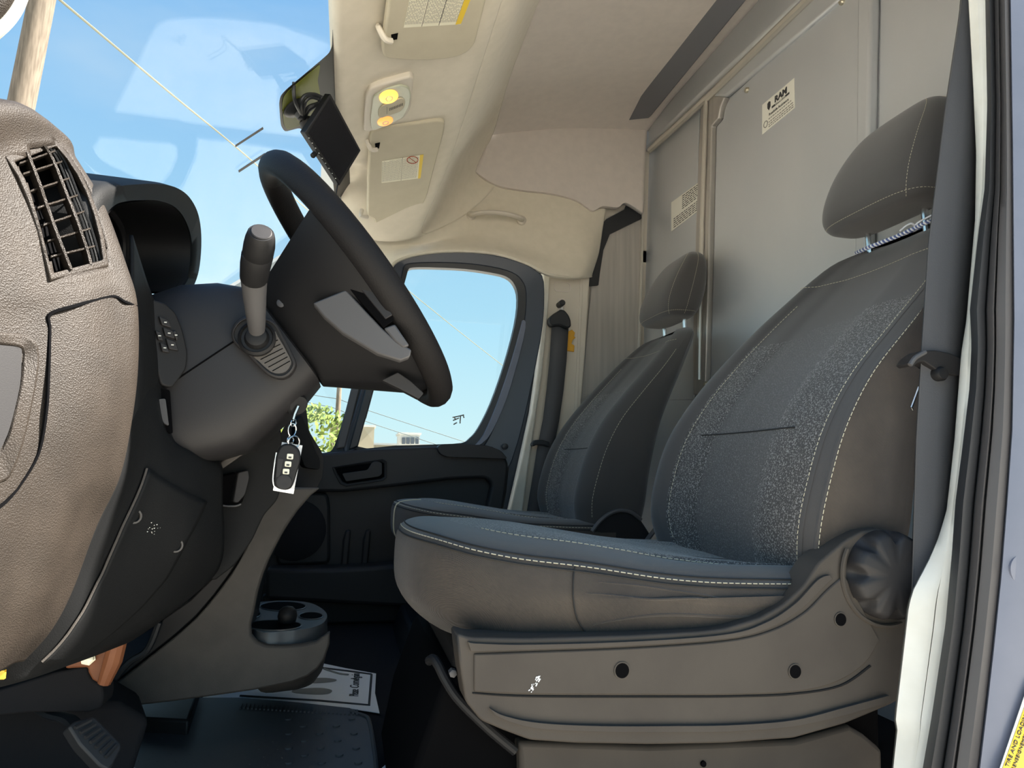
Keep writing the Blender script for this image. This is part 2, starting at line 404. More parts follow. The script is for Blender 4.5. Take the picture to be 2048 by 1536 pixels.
# ---- side wing of the bulkhead behind the passenger pillar
b = MB(); wing = [aY(x, y, 2.66) for x, y in [(1190, 500), (1212, 438), (1283, 395), (1284, 500), (1278, 690), (1268, 1000), (1120, 1000), (1160, 830)]]
b.prism(wing, (0, .01, 0)); tag(b.build('trim_2', 'steel_brushed', smooth=0, label='brushed metal side wing of the bulkhead'), kind=S)
b = MB(); b.tube([aY(x, y, 2.655) for x, y in [(1285, 395), (1284, 500), (1278, 690), (1270, 900)]], .006, 6); tag(b.build('trim_3', 'bare_steel', label='bright corner edge of the metal side wing'), kind=S)
b = MB(); gp = [(1176, 572), (1183, 520), (1197, 455), (1213, 438), (1250, 418), (1255, 405), (1282, 425), (1283, 437), (1220, 468), (1207, 500), (1200, 545), (1197, 570)]
b.prism([aY(x, y, 2.645) for x, y in gp], (0, .012, 0)); tag(b.build('trim_4', 'gasket', label='black foam edge torn loose behind the passenger pillar'), kind=S)

# ---- outer wall of the passenger side and the roof (closes the cab)
b = MB(); b.box((.55, 2.70, 1.69), (1.4, .03, .62)); b.box((.96, 2.70, .68), (.60, .03, 1.5)); tag(b.build('wall_right', 'trim_beige', smooth=0), kind=S)
b = MB(); b.box((.5, .80, 1.70), (1.3, .04, .55)); tag(b.build('wall_left', 'headliner', smooth=0), kind=S)

# ---- roof lining
rows = []
for y in (.80, 1.2, 1.7, 2.1, 2.4, 2.56, 2.64):
    sag = -.02*max(0, (y-2.4)/.24)**2
    rows.append([V(.47, y, 1.845+sag), V(.62, y, 1.885+sag), V(.8, y, 1.92+sag), V(1.0, y, 1.945+sag), V(1.17, y, 1.96+sag)])
b = MB(); b.grid(patch(rows, 6, 6)); tag(b.build('ceiling', 'headliner_grey', solid=.01), kind=S)
# upper side of the lining, under the roof
up = [(985, 262), (1010, 249), (1100, 246), (1200, 242), (1296, 238)]
lo = [(950, 342), (990, 368), (1040, 379), (1100, 386), (1150, 399), (1172, 413), (1186, 421), (1205, 412), (1235, 414), (1252, 405), (1286, 425)]
U_ = cat([aY(x, y, 2.635) for x, y in up], 10); L_ = cat([aY(x, y, 2.615) for x, y in lo], 4); n = len(U_)-1; m = len(L_)-1
rows = []
for k in range(41):
    a = U_[min(int(round(k*n/40)), n)]; c = L_[min(int(round(k*m/40)), m)]
    rows.append([a+V(0, .02, .03), a, a.lerp(c, .3)+V(0, .006, 0), a.lerp(c, .7)+V(0, .006, 0), c, c+V(0, .018, -.002)])
b = MB(); b.grid(rows); tag(b.build('trim_5', 'headliner_grey', solid=.004, label='grey felt side panel of the high roof'), kind=S)

# ---- front headliner: header shelf over the windscreen
def shelf(X, Y, d=0): return V(X, Y, 1.405+.30*X-.012*(Y-1.7)-d)
rows = []
Ys = [.80, 1.1, 1.4, 1.7, 2.0]
for y in Ys:
    rows.append([V(-.075, y, 1.40), V(-.055, y, 1.385), shelf(-.02, y), shelf(.08, y), shelf(.18, y), shelf(.245, y), shelf(.275, y, -.012)])
rows.append([aY(676, 330, 2.22), aY(690, 333, 2.2), aY(712, 338, 2.2), aY(770, 350, 2.2), aY(830, 365, 2.2), aY(868, 372, 2.22), aY(880, 368, 2.25)])
rows.append([aY(688, 425, 2.38), aY(698, 428, 2.37), aY(715, 438, 2.37), aY(750, 455, 2.38), aY(790, 466, 2.40), aY(828, 462, 2.42), aY(843, 455, 2.45)])
rows.append([aY(700, 455, 2.43), aY(708, 462, 2.42), aY(722, 472, 2.42), aY(755, 480, 2.44), aY(795, 481, 2.46), aY(835, 474, 2.48), aY(850, 468, 2.50)])
b = MB(); b.grid(patch(rows, 6, 5)); hl = tag(b.build('headliner', 'headliner', solid=.006), kind=S)
# slope from the shelf up to the roof, and down to the passenger door
def rdg(y): return shelf(.275, y, -.012)
nets = []
for y in (.80, 1.2, 1.6): nets.append([rdg(y), V(.33, y, 1.56), V(.40, y, 1.72), V(.445, y, 1.80), V(.475, y, 1.85)])
nets.append([rdg(2.0), V(.33, 2.02, 1.56), V(.40, 2.06, 1.70), V(.445, 2.12, 1.79), V(.475, 2.16, 1.84)])
nets.append([aY(880, 368, 2.25), aY(905, 330, 2.36), aY(935, 300, 2.45), aY(962, 278, 2.53), aY(987, 262, 2.60)])
nets.append([aY(843, 455, 2.45), aY(880, 430, 2.52), aY(915, 400, 2.57), aY(940, 368, 2.60), aY(955, 340, 2.63)])
nets.append([aY(850, 468, 2.50), aY(890, 452, 2.55), aY(930, 430, 2.59), aY(965, 400, 2.61), aY(995, 368, 2.63)])
b = MB(); b.grid(patch(nets, 6, 5)); b.build('lining_slope', 'headliner', hl, solid=.006)
# side of the lining above the passenger door: top row to lip row
top = [(690, 440, 2.40), (760, 470, 2.44), (835, 472, 2.50), (900, 428, 2.57), (952, 372, 2.625), (1030, 362, 2.635), (1110, 384, 2.63), (1160, 402, 2.63), (1187, 420, 2.63), (1213, 410, 2.64)]
mid = [(715, 470, 2.47), (775, 487, 2.50), (850, 485, 2.54), (920, 465, 2.58), (980, 440, 2.60), (1050, 432, 2.61), (1115, 440, 2.61), (1158, 452, 2.60), (1185, 460, 2.61), (1205, 455, 2.64)]
lw = [(745, 505, 2.50), (790, 499, 2.51), (850, 492, 2.53), (930, 482, 2.55), (1000, 484, 2.555), (1060, 498, 2.555), (1110, 510, 2.55), (1150, 515, 2.545), (1180, 512, 2.56), (1197, 505, 2.63)]
lip = [(775, 540, 2.49), (792, 520, 2.485), (835, 506, 2.485), (910, 500, 2.49), (990, 506, 2.495), (1050, 524, 2.50), (1095, 545, 2.50), (1140, 552, 2.515), (1168, 550, 2.54), (1184, 548, 2.62)]
lip2 = [(780, 545, 2.53), (796, 526, 2.53), (840, 512, 2.53), (912, 506, 2.53), (992, 512, 2.54), (1050, 530, 2.54), (1095, 551, 2.54), (1140, 558, 2.55), (1168, 556, 2.57), (1184, 554, 2.62)]
b = MB(); b.grid(patch([[aY(*p) for p in r] for r in (top, mid, lw, lip, lip2)], 5, 5)); b.build('side_lining', 'headliner', hl, solid=.005)
# ---- grab handle in the lining
gh = [(938, 434), (958, 424), (1000, 424), (1035, 432), (1062, 444)]
b = MB(); pth = [aY(942, 431, 2.595), aY(946, 429, 2.55), aY(968, 425, 2.525), aY(1000, 426, 2.52), aY(1025, 431, 2.525), aY(1041, 437, 2.55), aY(1043, 440, 2.59)]
b.tube(cat(pth, 6), .0125, 10, flat=.75)
ghr = root('grab_handle', pth[3]-V(0, 0, .03), 'beige curved grab handle in the headliner above the passenger door', 'grab handle')
b.build('grip', 'trim_beige', ghr)
for p in (pth[0], pth[-1]):
    b = MB(); b.rev(p+V(0, .0, -.002), (0, -1, 0), [(.018, -.01), (.018, .006), (.012, .014), (.004, .014)], 14); b.build('end_mount', 'trim_beige', ghr)

# ---- windscreen
WN = V(-.62, 0, .79)                      # plane normal of the raked glass
WP = V(-.065, 0, 1.395)
def ws(px, py, off=0.0): return aP(px, py, WP, WN.normalized()) - WN.normalized()*off
dn = V(-.79, 0, -.62)
wsr = root('window_1', (-.45, 1.7, 1.0), kind=S)
A, B = WP+V(.02, .82, .015), WP+V(.02, 2.52, .015)
loop = [A, B, B+dn*1.05+V(0, .12, 0), A+dn*1.05+V(0, -.06, 0)]
b = MB(); b.prism(rnd(loop, .06), WN.normalized()*.005); b.build('glass', 'glass_front', wsr, smooth=0)
fr = [(684, -160), (669, -160), (667, 0), (664, 92), (658, 106), (640, 122), (573, 178), (561, 191), (558, 206), (560, 235), (562, 252), (569, 263), (600, 255), (640, 300), (664, 345), (672, 420), (688, 470), (705, 470), (700, 380)]
b = MB(); b.prism([ws(x, y, .001) for x, y in px_round(fr, 5, 2)], WN.normalized()*.0008); b.build('frit_border', 'frit', wsr, smooth=0)
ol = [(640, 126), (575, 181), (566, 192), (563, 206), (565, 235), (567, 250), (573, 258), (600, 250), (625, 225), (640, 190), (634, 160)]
b = MB(); b.prism([ws(x, y, .0022) for x, y in px_round(ol, 6, 2)], WN.normalized()*.0008); b.build('reflection_patch', 'olive_reflection', wsr, smooth=0, label='olive reflection painted as a patch on the glass')  # olive patch stands in for a reflection over the bracket area
for s_ in (((470, 289), (525, 253), (526, 257), (470, 293)), ((476, 340), (529, 305), (531, 309), (477, 344))):
    b = MB(); b.prism([ws(x, y, .002) for x, y in s_], WN.normalized()*.001); b.build('strip', 'rubber_grey', wsr, smooth=0)
# front pillar on the driver's side (top left corner of the view)
b = MB(); b.tube(cat([aY(x, y, .80) for x, y in [(52, -80), (44, -30), (33, 4), (18, 30), (-4, 54), (-40, 82), (-120, 135)]], 5), .0085, 10); tag(b.build('trim_6', 'seal_white', label='pale door seal lip on the front pillar'), kind=S)
b = MB(); b.tube(cat([aY(x, y, .79) for x, y in [(26, -90), (17, -45), (4, -14), (-14, 12), (-36, 32), (-80, 60), (-160, 105)]], 5), .013, 12); tag(b.build('trim_7', 'dash_grain', label='brown front pillar trim at the top corner'), kind=S)
# far front pillar
b = MB(); pr_ = [B+V(.05, .0, .0), B+dn*.3+V(.03, .06, 0), B+dn*.7+V(0, .1, 0), B+dn*1.05+V(0, .13, 0)]
b.tube(cat(pr_, 5), .035, 10); tag(b.build('trim_8', 'trim_beige', label='far front pillar trim beside the windscreen'), kind=S)

# ================================================================== passenger door
DY = 2.52
door = root('door_1', aY(800, 1190, DY), kind=S)
win = [(716, 893), (733, 835), (752, 765), (780, 668), (812, 556), (816, 541), (826, 535), (870, 535), (930, 538), (980, 545), (1012, 553), (1029, 569), (1036, 597), (1030, 650), (1008, 732), (982, 806), (957, 856), (940, 876), (922, 886), (860, 889), (790, 891)]
out = [(688, 905), (706, 835), (726, 765), (757, 660), (785, 545), (790, 522), (805, 512), (862, 504), (935, 504), (995, 511), (1048, 527), (1074, 542), (1088, 563), (1086, 650), (1066, 760), (1046, 850), (1030, 905), (1012, 940), (960, 940), (860, 930), (790, 930)]
gas = [(x+(X-x)*.30, y+(Y-y)*.30) for (x, y), (X, Y) in zip(win, out)]
nw = len(win)
def dloop(pts, y): return cat([aY(p[0], p[1], y) for p in pts], 3, True)
b = MB(); b.ring(dloop(gas, DY-.005), dloop(win, DY), (0, .03, 0)); b.build('window_gasket', 'gasket', door)
b = MB(); b.ring(dloop(out, DY-.012), dloop(gas, DY-.002), (0, .04, 0)); b.build('window_frame', 'paint_dark', door, bevel=.004)
b = MB(); rail = [(1046, 640), (1052, 655), (1030, 745), (1005, 820), (975, 878), (950, 892), (968, 868), (994, 808), (1020, 732), (1042, 655)]
b.prism([aY(x, y, DY-.02) for x, y in px_loop(rail, 3)], (0, .015, 0)); b.build('frame_strip', 'paint_blue', door, bevel=.002)
b = MB(); b.prism(dloop([(x*1.0, y) for x, y in out], DY+.03), (0, .004, 0)); tag(b.build('window_2', 'glass', smooth=0), kind=S)
# small dark marks on the glass
gm = MB()
for x0, y0, x1, y1 in ((905, 835, 928, 830), (906, 841, 918, 836), (921, 832, 920, 847), (907, 849, 914, 845), (908, 834, 912, 840), (926, 829, 928, 836)):
    gm.tube([aY(x0, y0, DY+.028), aY(x1, y1, DY+.028)], .0022, 4)
gm.build('glass_marking', 'ink_grey', door, smooth=0)
# quarter light
ql = [(612, 760), (702, 760), (688, 830), (668, 893), (655, 904), (640, 905), (618, 880), (610, 840)]
qo = [(590, 735), (738, 735), (716, 835), (697, 905), (680, 925), (640, 925), (600, 900), (585, 840)]
b = MB(); b.ring(dloop(qo, DY-.01), dloop(ql, DY), (0, .03, 0)); b.build('quarter_frame', 'gasket', door)
b = MB(); b.prism([aY(x, y, DY-.016) for x, y in [(734, 765), (752, 765), (716, 893), (697, 900)]], (0, .02, 0)); b.build('divider', 'gasket', door, bevel=.004)
b = MB(); b.prism([aY(x, y, DY-.014) for x, y in [(705, 765), (722, 765), (690, 895), (672, 898)]], (0, .02, 0)); b.build('divider', 'rubber_grey', door, bevel=.004)
b = MB(); b.prism(dloop(qo, DY+.02), (0, .004, 0)); tag(b.build('window_3', 'glass', smooth=0), kind=S)
# door card
card = [(560, 915), (640, 906), (720, 897), (860, 892), (985, 892), (1010, 905), (1020, 930), (1014, 985), (1000, 1060), (985, 1240), (500, 1240), (510, 1000)]
b = MB(); b.prism([aY(x, y, DY-.01) for x, y in card], (0, .06, 0)); b.build('door_card', 'plastic_soft', door, bevel=.012)
band = [(560, 912), (640, 907), (720, 899), (862, 893), (985, 893), (1008, 905), (1018, 930), (1012, 985), (1000, 1060), (965, 1060), (975, 1010), (984, 968), (972, 956), (900, 959), (790, 973), (690, 984), (640, 984), (570, 984)]
b = MB(); b.prism([aY(x, y, DY-.055) for x, y in px_round(band, 10, 3)], (0, .05, 0)); b.build('armrest_band', 'plastic_soft', door, bevel=.012, seg=3)
cap = [(874, 894), (884, 888), (930, 888), (975, 891), (1002, 901), (1016, 918), (960, 916), (895, 914), (880, 908)]
b = MB(); b.prism([aY(x, y, DY-.085) for x, y in px_round(cap, 6, 3)], (0, .075, 0)); b.build('armrest_pad', 'plastic_soft', door, bevel=.008, seg=3)
hr = [(664, 934), (718, 925), (765, 918), (774, 923), (774, 955), (765, 962), (692, 973), (680, 968), (668, 945)]
hi = [(671, 937), (718, 930), (762, 924), (768, 927), (768, 953), (762, 957), (694, 967), (685, 963), (674, 945)]
b = MB(); b.ring([aY(x, y, DY-.062) for x, y in hr], [aY(x, y, DY-.058) for x, y in hi], (0, .04, 0)); b.build('handle_surround', 'plastic_black', door, bevel=.002)
b = MB(); b.prism([aY(x, y, DY-.058) for x, y in hi], (0, .003, 0)); b.build('handle_recess', 'void', door)
hl_ = [(684, 947), (735, 940), (744, 925), (752, 922), (764, 926), (764, 948), (758, 953), (692, 963)]
b = MB(); b.prism([aY(x, y, DY-.068) for x, y in px_round(hl_, 3, 3)], (0, .01, 0)); b.build('handle_lever', 'plastic_soft', door, bevel=.003)
b = MB(); b.prism([aY(x, y, DY-.03) for x, y in px_round([(560, 985), (655, 985), (660, 1010), (660, 1128), (555, 1132), (540, 1060)], 12, 3)], (0, .03, 0)); b.build('speaker_panel', 'plastic_soft', door, bevel=.01)
b = MB(); b.rev(aY(590, 1060, DY-.032), (0, -1, 0), [(.10, -.01), (.10, .004), (.092, .008), (.01, .010)], 28); b.build('speaker_grille', 'carpet', door)
for x in (700, 740):
    b = MB(); b.prism([aY(x0, y0, DY-.028) for x0, y0 in [(x-14, 1080), (x-8, 1060), (x+2, 1060), (x-4, 1132), (x-18, 1132)]], (0, .03, 0)); b.build('rib', 'plastic_soft', door, bevel=.006)
pk = [(530, 1138), (660, 1137), (745, 1133), (800, 1128), (985, 1120), (985, 1215), (800, 1215), (530, 1200)]
b = MB(); b.prism([aY(x, y, DY-.12) for x, y in pk], (0, .11, 0)); b.build('door_pocket', 'plastic_soft', door, bevel=.014, seg=3)
b = MB(); b.rev(aY(1010, 893, DY-.03), (0, -1, 0), [(.011, -.004), (.011, .006), (.004, .008)], 12); b.build('plug', 'gasket', door)

# ================================================================== passenger side pillar trim
pil = root('trim_9', aY(1100, 1030, 2.56), kind=S)
pp = [(1093, 543), (1140, 550), (1180, 551), (1172, 690), (1161, 830), (1140, 1030), (1110, 1080), (1030, 1080), (1048, 930), (1068, 825), (1085, 690)]
b = MB(); b.prism([aY(x, y, 2.60) for x, y in pp], (0, .04, 0)); b.build('pillar_trim', 'trim_beige', pil, bevel=.006)
b = MB(); fl = [(1087, 541), (1101, 543), (1095, 640), (1084, 750), (1073, 825), (1056, 940), (1044, 1040), (1015, 1040), (1038, 940), (1063, 825), (1074, 750), (1085, 640)]
b.prism([aY(x, y, 2.565) for x, y in fl], (0, .05, 0)); b.build('pillar_flange', 'seal_white', pil, bevel=.006)
b = MB(); b.prism([aY(x, y, 2.603) for x, y in [(1160, 556), (1166, 556), (1154, 830), (1147, 830)]], (0, -.006, 0)); b.build('pillar_rib', 'trim_beige', pil, bevel=.002)
ov = px_round([(1108, 563), (1141, 566), (1141, 585), (1108, 583)], 8, 4); c_ = (1124.5, 574)
b = MB(); b.ring([aY(x, y, 2.599) for x, y in ov], [aY(c_[0]+(x-c_[0])*.92, c_[1]+(y-c_[1])*.88, 2.599) for x, y in ov], (0, -.002, 0)); b.build('pillar_cap', 'headliner_grey', pil)
b = MB(); b.prism([aY(x, y, 2.597) for x, y in [(1116, 597), (1129, 597), (1128, 640), (1114, 640)]], (0, .005, 0)); b.build('belt_slot', 'headliner_grey', pil, bevel=.001)
b = MB(); yt = [(1134, 664), (1143, 660), (1149, 666), (1147, 673), (1150, 676), (1144, 681), (1142, 688), (1148, 692), (1147, 704), (1132, 702)]
b.prism([aY(x, y, 2.597) for x, y in yt], (0, -.008, 0)); b.build('height_tab', 'yellow', pil, bevel=.001, label='yellow plastic tab')

b = MB(); b.prism([aY(x, y, 2.625) for x, y in [(1060, 530), (1110, 530), (1090, 1100), (940, 1100), (985, 930), (1035, 780)]], (0, .02, 0)); b.build('door_jamb', 'paint_dark', pil)
# ================================================================== driver's side pillar, seals and body at the right edge
LW = [(1939, -60), (1939, 0), (1949, 181), (1955, 308), (1953, 440), (1936, 639), (1925, 708), (1912, 878), (1902, 971), (1896, 1022), (1880, 1075), (1861, 1118), (1826, 1182), (1817, 1212), (1806, 1310), (1791, 1438), (1795, 1459), (1787, 1536), (1778, 1640)]
RW = [(1974, -60), (1974, 0), (1978, 212), (1973, 376), (1960, 470), (1944, 619), (1947, 690), (1943, 776), (1929, 895), (1915, 1005), (1908, 1107), (1895, 1250), (1867, 1438), (1850, 1536), (1835, 1640)]
RS = [(2018, -60), (2018, 0), (2023, 307), (2026, 639), (2022, 860), (2012, 1000), (2000, 1150), (1984, 1301), (1970, 1421), (1956, 1536), (1944, 1640)]
ys = [-760+i*20 for i in range(121)]
def across(L, Rr, prof):
    rows = []
    for y in ys:
        a, c = interp(L, y), interp(Rr, y)
        rows.append([aY(a+(c-a)*t, y, Y) for t, Y in prof])
    return rows
pd = root('trim_10', (.80, .78, -.05), kind=S)
b = MB(); b.grid(across(LW, RW, [(0, .86), (.04, .835), (.5, .822), (.62, .82), (.66, .826), (.70, .818), (1.0, .812), (1.02, .82)])); b.build('pillar_flange', 'seal_white', pd, solid=.004)
b = MB(); b.grid(across(RW, RS, [(-.02, .83), (.0, .80), (.12, .785), (.25, .79), (.34, .80), (.40, .788)])); b.build('door_seal', 'rubber', pd, solid=.004)
b = MB(); b.grid(across(RW, RS, [(.38, .80), (.42, .785), (.5, .778), (.56, .79), (.62, .78), (.8, .772), (.95, .775), (1.02, .79)])); b.build('door_seal', 'rubber_grey', pd, solid=.004)
RB = [(2300, -60), (2300, 1640)]
b = MB(); b.grid(across(RS, RB, [(-.02, .795), (.02, .77), (.10, .765), (.3, .76), (1.0, .75)])); b.build('body_side', 'paint_blue', pd, solid=.006)
# tyre label on the body side
lab = [(2060, 1360), (2048, 1392), (1996, 1545), (1985, 1600), (2120, 1600), (2120, 1360)]
def bs(px, py, off=.004): return aY(px, py, .758-off)
b = MB(); b.prism([bs(x, y) for x, y in lab], (0, -.0006, 0)); tl = b.build('tyre_label', 'label_white', pd, smooth=0)
b = MB(); b.prism([bs(x, y, .0052) for x, y in [(2058, 1388), (2002, 1545), (1988, 1600), (2026, 1600), (2046, 1545), (2100, 1388)]], (0, -.0004, 0)); b.build('yellow_band', 'label_yellow', tl, smooth=0)
d_ = (bs(2070, 1395)-bs(2010, 1560)); n_ = (bs(2010, 1560)-bs(2030, 1567))
text('TIRE AND LOADING INFORMATION', 'lettering', 'ink', tl, bs(2014, 1534, .0062), d_, n_, .0078, align='LEFT', label='black print reading TIRE AND LOADING INFORMATION')
text('RENSEIGNEMENTS SUR LES PNEUS', 'lettering', 'ink', tl, bs(2026, 1541, .0062), d_, n_, .0068, align='LEFT')
b = MB()
for i in range(9): b.prism([bs(2068+i*2.2-6*((i//3) % 2), 1500+i*6+dy, .0055) for i_, dy in ((0, 0),)]+[bs(2074+i*2.2, 1500+i*6, .0055), bs(2074+i*2.2, 1504+i*6, .0055), bs(2068+i*2.2, 1504+i*6, .0055)], (0, -.0003, 0))
b.build('small_print', 'ink', tl, smooth=0, kind='stuff')
b = MB(); b.rev(aY(2046, 1140, .7635), (0, -1, 0), [(.02, -.003), (.02, .0006), (.018, .0008), (.003, .0008)], 24); b.build('plug', 'paint_blue', pd)
# pillar inner cover behind the belt
b = MB(); b.prism([V(.98, .86, -.05), V(1.16, .86, -.05), V(1.18, .86, 1.9), V(1.02, .86, 1.9)], (0, -.03, 0)); b.build('pillar_cover', 'plastic_grey', pd)
# ================================================================== SEATS
def lerp_tab(tab, x):
    if x <= tab[0][0]: return tab[0][1]
    for (a, va), (c, vc) in zip(tab, tab[1:]):
        if x <= c:
            t = (x-a)/(c-a); return va+(vc-va)*t
    return tab[-1][1]
def smt(tab, x):
    xs = [p[0] for p in tab]; n = len(tab)
    if x <= xs[0]: return tab[0][1]
    if x >= xs[-1]: return tab[-1][1]
    for i in range(n-1):
        if xs[i] <= x <= xs[i+1]:
            h = xs[i+1]-xs[i]; t = (x-xs[i])/h
            def sl(k):
                if k == 0: return (tab[1][1]-tab[0][1])/(xs[1]-xs[0])
                if k == n-1: return (tab[-1][1]-tab[-2][1])/(xs[-1]-xs[-2])
                return (tab[k+1][1]-tab[k-1][1])/(xs[k+1]-xs[k-1])
            m0, m1 = sl(i)*h, sl(i+1)*h; p0, p1 = tab[i][1], tab[i+1][1]
            return (2*t**3-3*t*t+1)*p0+(t**3-2*t*t+t)*m0+(-2*t**3+3*t*t)*p1+(t**3-t*t)*m1
ZS = [(.08, .412), (.12, .407), (.165, .397), (.23, .386), (.316, .376), (.426, .360), (.514, .353), (.75, .346)]
ZC = [(.08, .420), (.13, .423), (.18, .421), (.27, .412), (.34, .401), (.46, .382), (.60, .360), (.75, .350)]
def zones_build(G, zone, table, parent, closed_j=True, off=V(0, 0, 0)):
    """split a quad grid into parts by zone; table: zone -> (name, material, label)"""
    ni, nj = len(G), len(G[0]); parts = {}
    for i in range(ni-1):
        for j in range(nj if closed_j else nj-1):
            k = (j+1) % nj; z = zone(i, j); mb = parts.setdefault(z, (MB(), {})); idx = []
            for (a, c) in ((i, j), (i, k), (i+1, k), (i+1, j)):
                if (a, c) not in mb[1]: mb[1][(a, c)] = len(mb[0].v); mb[0].v.append(G[a][c]+off)
                idx.append(mb[1][(a, c)])
            mb[0].f.append(idx)
    res = {}
    for z, (mb, _) in parts.items():
        nm, mt, lb = table[z]; res[z] = mb.build(nm, mt, parent, smooth=60, label=lb)
    return res
def plan(s, w, ins, fin):
    """seat outline in plan; s 0..1 from the near rear corner round the front to the far rear corner; ins side inset, fin front inset"""
    xr, xf, r = .735, .080+fin, .165; ww = w-ins
    if s < .3: x = xr+(xf+r-xr)*(s/.3); return x, -ww-.012*math.sin(math.pi*s/.3)*(1 if ins < .05 else .3)
    if s > .7: x = xr+(xf+r-xr)*((1-s)/.3); return x, ww+.012*math.sin(math.pi*(1-s)/.3)*(1 if ins < .05 else .3)
    a = (s-.3)/.4*math.pi; c, sn = math.cos(a), math.sin(a); p = 2/2.5
    return xf+r-r*abs(sn)**p, -ww*math.copysign(abs(c)**p, c)

def make_seat(name, Y0, dx, label, driver):
    off = V(dx, Y0-1.16, 0)
    rt = root(name, V(.45+dx, Y0, 0), label, 'seat')
    CY = 1.16; w = .245
    # ---- cushion: rings from the underside over the top to the middle
    N = 96
    lv = [  # side inset, front inset, function of x giving z
        (.06, .11, lambda x: .262), (.03, .06, lambda x: .270), (.012, .03, lambda x: .288), (.002, .008, lambda x: .312), (-.004, .0, lambda x: .337),
        (-.002, .0, lambda x: lerp_tab(ZS, x)-.028), (.004, .003, lambda x: lerp_tab(ZS, x)-.010), (.010, .008, lambda x: smt(ZS, x)), (.017, .018, lambda x: smt(ZS, x)+.008),
        (.030, .034, lambda x: smt(ZS, x)+.015), (.050, .055, lambda x: smt(ZS, x)+.021), (.075, .078, lambda x: smt(ZS, x)+.0255-.012*max(0, x-.4)/.2),
        (.085, .088, lambda x: smt(ZS, x)*.62+smt(ZC, x)*.38+.017), (.11, .12, lambda x: smt(ZS, x)*.2+smt(ZC, x)*.8+.008), (.16, .17, lambda x: smt(ZC, x)+.004), (.215, .24, lambda x: smt(ZC, x)+.001), (.244, .30, lambda x: smt(ZC, x))]
    fx, fz = (0, 0) if driver else (.042, .0)
    G = []
    for ins, fin, zf in lv:
        row = []
        for k in range(N+1):
            x, y = plan(k/N, w, ins, fin+fx)
            z = zf(x)
            if ins < .012 and .285 < z < .345 and driver: z += .0
            row.append(V(x, CY+y, z+fz))
        G.append(row)
    G2 = [cat([G[i][j] for i in range(len(G))], 3) for j in range(N+1)]
    G2 = [[G2[j][i] for j in range(N+1)] for i in range(len(G2[0]))]
    def zn(i, j):
        if i < 7*3: return 's'
        if i < 11*3: return 'b'
        return 'i'
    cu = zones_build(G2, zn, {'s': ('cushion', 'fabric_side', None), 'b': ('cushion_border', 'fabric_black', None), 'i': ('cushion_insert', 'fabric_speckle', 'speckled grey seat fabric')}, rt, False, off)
    def edge(i, j0, j1, lift): return [G2[i][j]+off+lift for j in range(j0, j1)]
    b = MB(); b.dashes(edge(21, 2, 52, V(0, -.002, .0012)), .0007, .0065, .0028); b.build('stitching', 'thread', cu['s'])
    b = MB(); b.dashes(edge(33, 3, 40, V(0, -.001, .0015)), .0007, .0065, .0028); b.build('stitching', 'thread', cu['b'])
    b = MB(); b.tube(edge(19, 2, N-2, V(0, -.001, .0006)), .0012, 5); b.build('piping', 'thread_dark', cu['s'])
    b = MB(); b.tube(edge(23, 2, N-2, V(0, -.0005, .0008)), .0012, 5); b.build('piping', 'thread_dark', cu['b'])
    jv = 26
    b = MB(); b.tube([G2[i][jv]+off+V(0, -.0012, 0) for i in range(3, 22)], .0011, 5); b.build('seam', 'thread_dark', cu['s'])
    if driver:
        # creases in the worn side cloth
        for i0, i1, j0, j1, r in ((8, 10, 25, 6, .0022), (14, 12, 25, 12, .0016), (17, 16, 24, 4, .0016)):
            n_ = j0-j1; pts = []
            for q in range(n_+1):
                t = q/n_; fi = i0+(i1-i0)*t+.8*math.sin(t*6); ia = int(fi); u = fi-ia
                pts.append(G2[ia][j0-q].lerp(G2[ia+1][j0-q], u)+off+V(0, .0004, 0))
            pts = cat(pts, 3); b = MB(); b.tube(pts, [r*math.sin(math.pi*min(1, i/len(pts)*.85+.12))+.0002 for i in range(len(pts))], 6); b.build('crease', 'fabric_side', cu['s'])
    # ---- backrest: level sections
    XB = [(.34, .640), (.42, .625), (.50, .640), (.58, .668), (.66, .714), (.74, .778), (.82, .850), (.88, .905), (.93, .955), (.96, .990), (.976, 1.03)]
    WB = [(.34, .225), (.42, .248), (.50, .255), (.58, .255), (.66, .25), (.74, .250), (.82, .242), (.88, .222), (.93, .190), (.96, .150), (.976, .09)]
    XR = [(.34, .84), (.42, .85), (.50, .86), (.58, .878), (.66, .902), (.74, .935), (.82, .975), (.88, 1.008), (.93, 1.038), (.96, 1.055), (.976, 1.062)]
    zs_ = [.34+(.976-.34)*(1-(1-i/44)**1.35) for i in range(45)]
    if driver: XB = [(z, x+lerp_tab([(.55, -.02), (.80, .005), (.88, .015)], z)) for z, x in XB]
    Gb = []
    for z in zs_:
        xb, wb, xr = smt(XB, z), smt(WB, z), smt(XR, z); th = xr-xb; k = wb/.255
        half = [(xr, .0), (xr, -.5*wb), (xr-.008, -.80*wb), (xr-.03, -.96*wb), (xb+th*.62, -wb), (xb+th*.42, -wb*.995), (xb+.042*k, -wb+.004), (xb+.012, -wb+.022*k), (xb, -wb+.045*k), (xb+.006, -wb+.066*k), (xb+.022*k, -wb+.085*k), (xb+.034*k, -.10*k-.02), (xb+.044*k, -.085*k), (xb+.047*k, -.04*k)]
        near = half
        if driver:   # crushed entry bolster
            near = half[:6]+[(xb+.064*k, -wb+.004), (xb+.060*k, -wb+.012), (xb+.056*k, -wb+.021*k), (xb+.053*k, -wb+.029*k), (xb+.050*k, -wb+.036*k), (xb+.042*k, -.105*k-.03), (xb+.044*k, -.10*k), (xb+.047*k, -.05*k)]
        pts = near+[(xb+.048*k, 0)]+[(x, -y) for x, y in half[::-1]]
        pts = [V(x, CY+y, z) for x, y in pts]
        Gb.append(cat(pts[:-1], 4, True))
    nj = len(Gb[0])
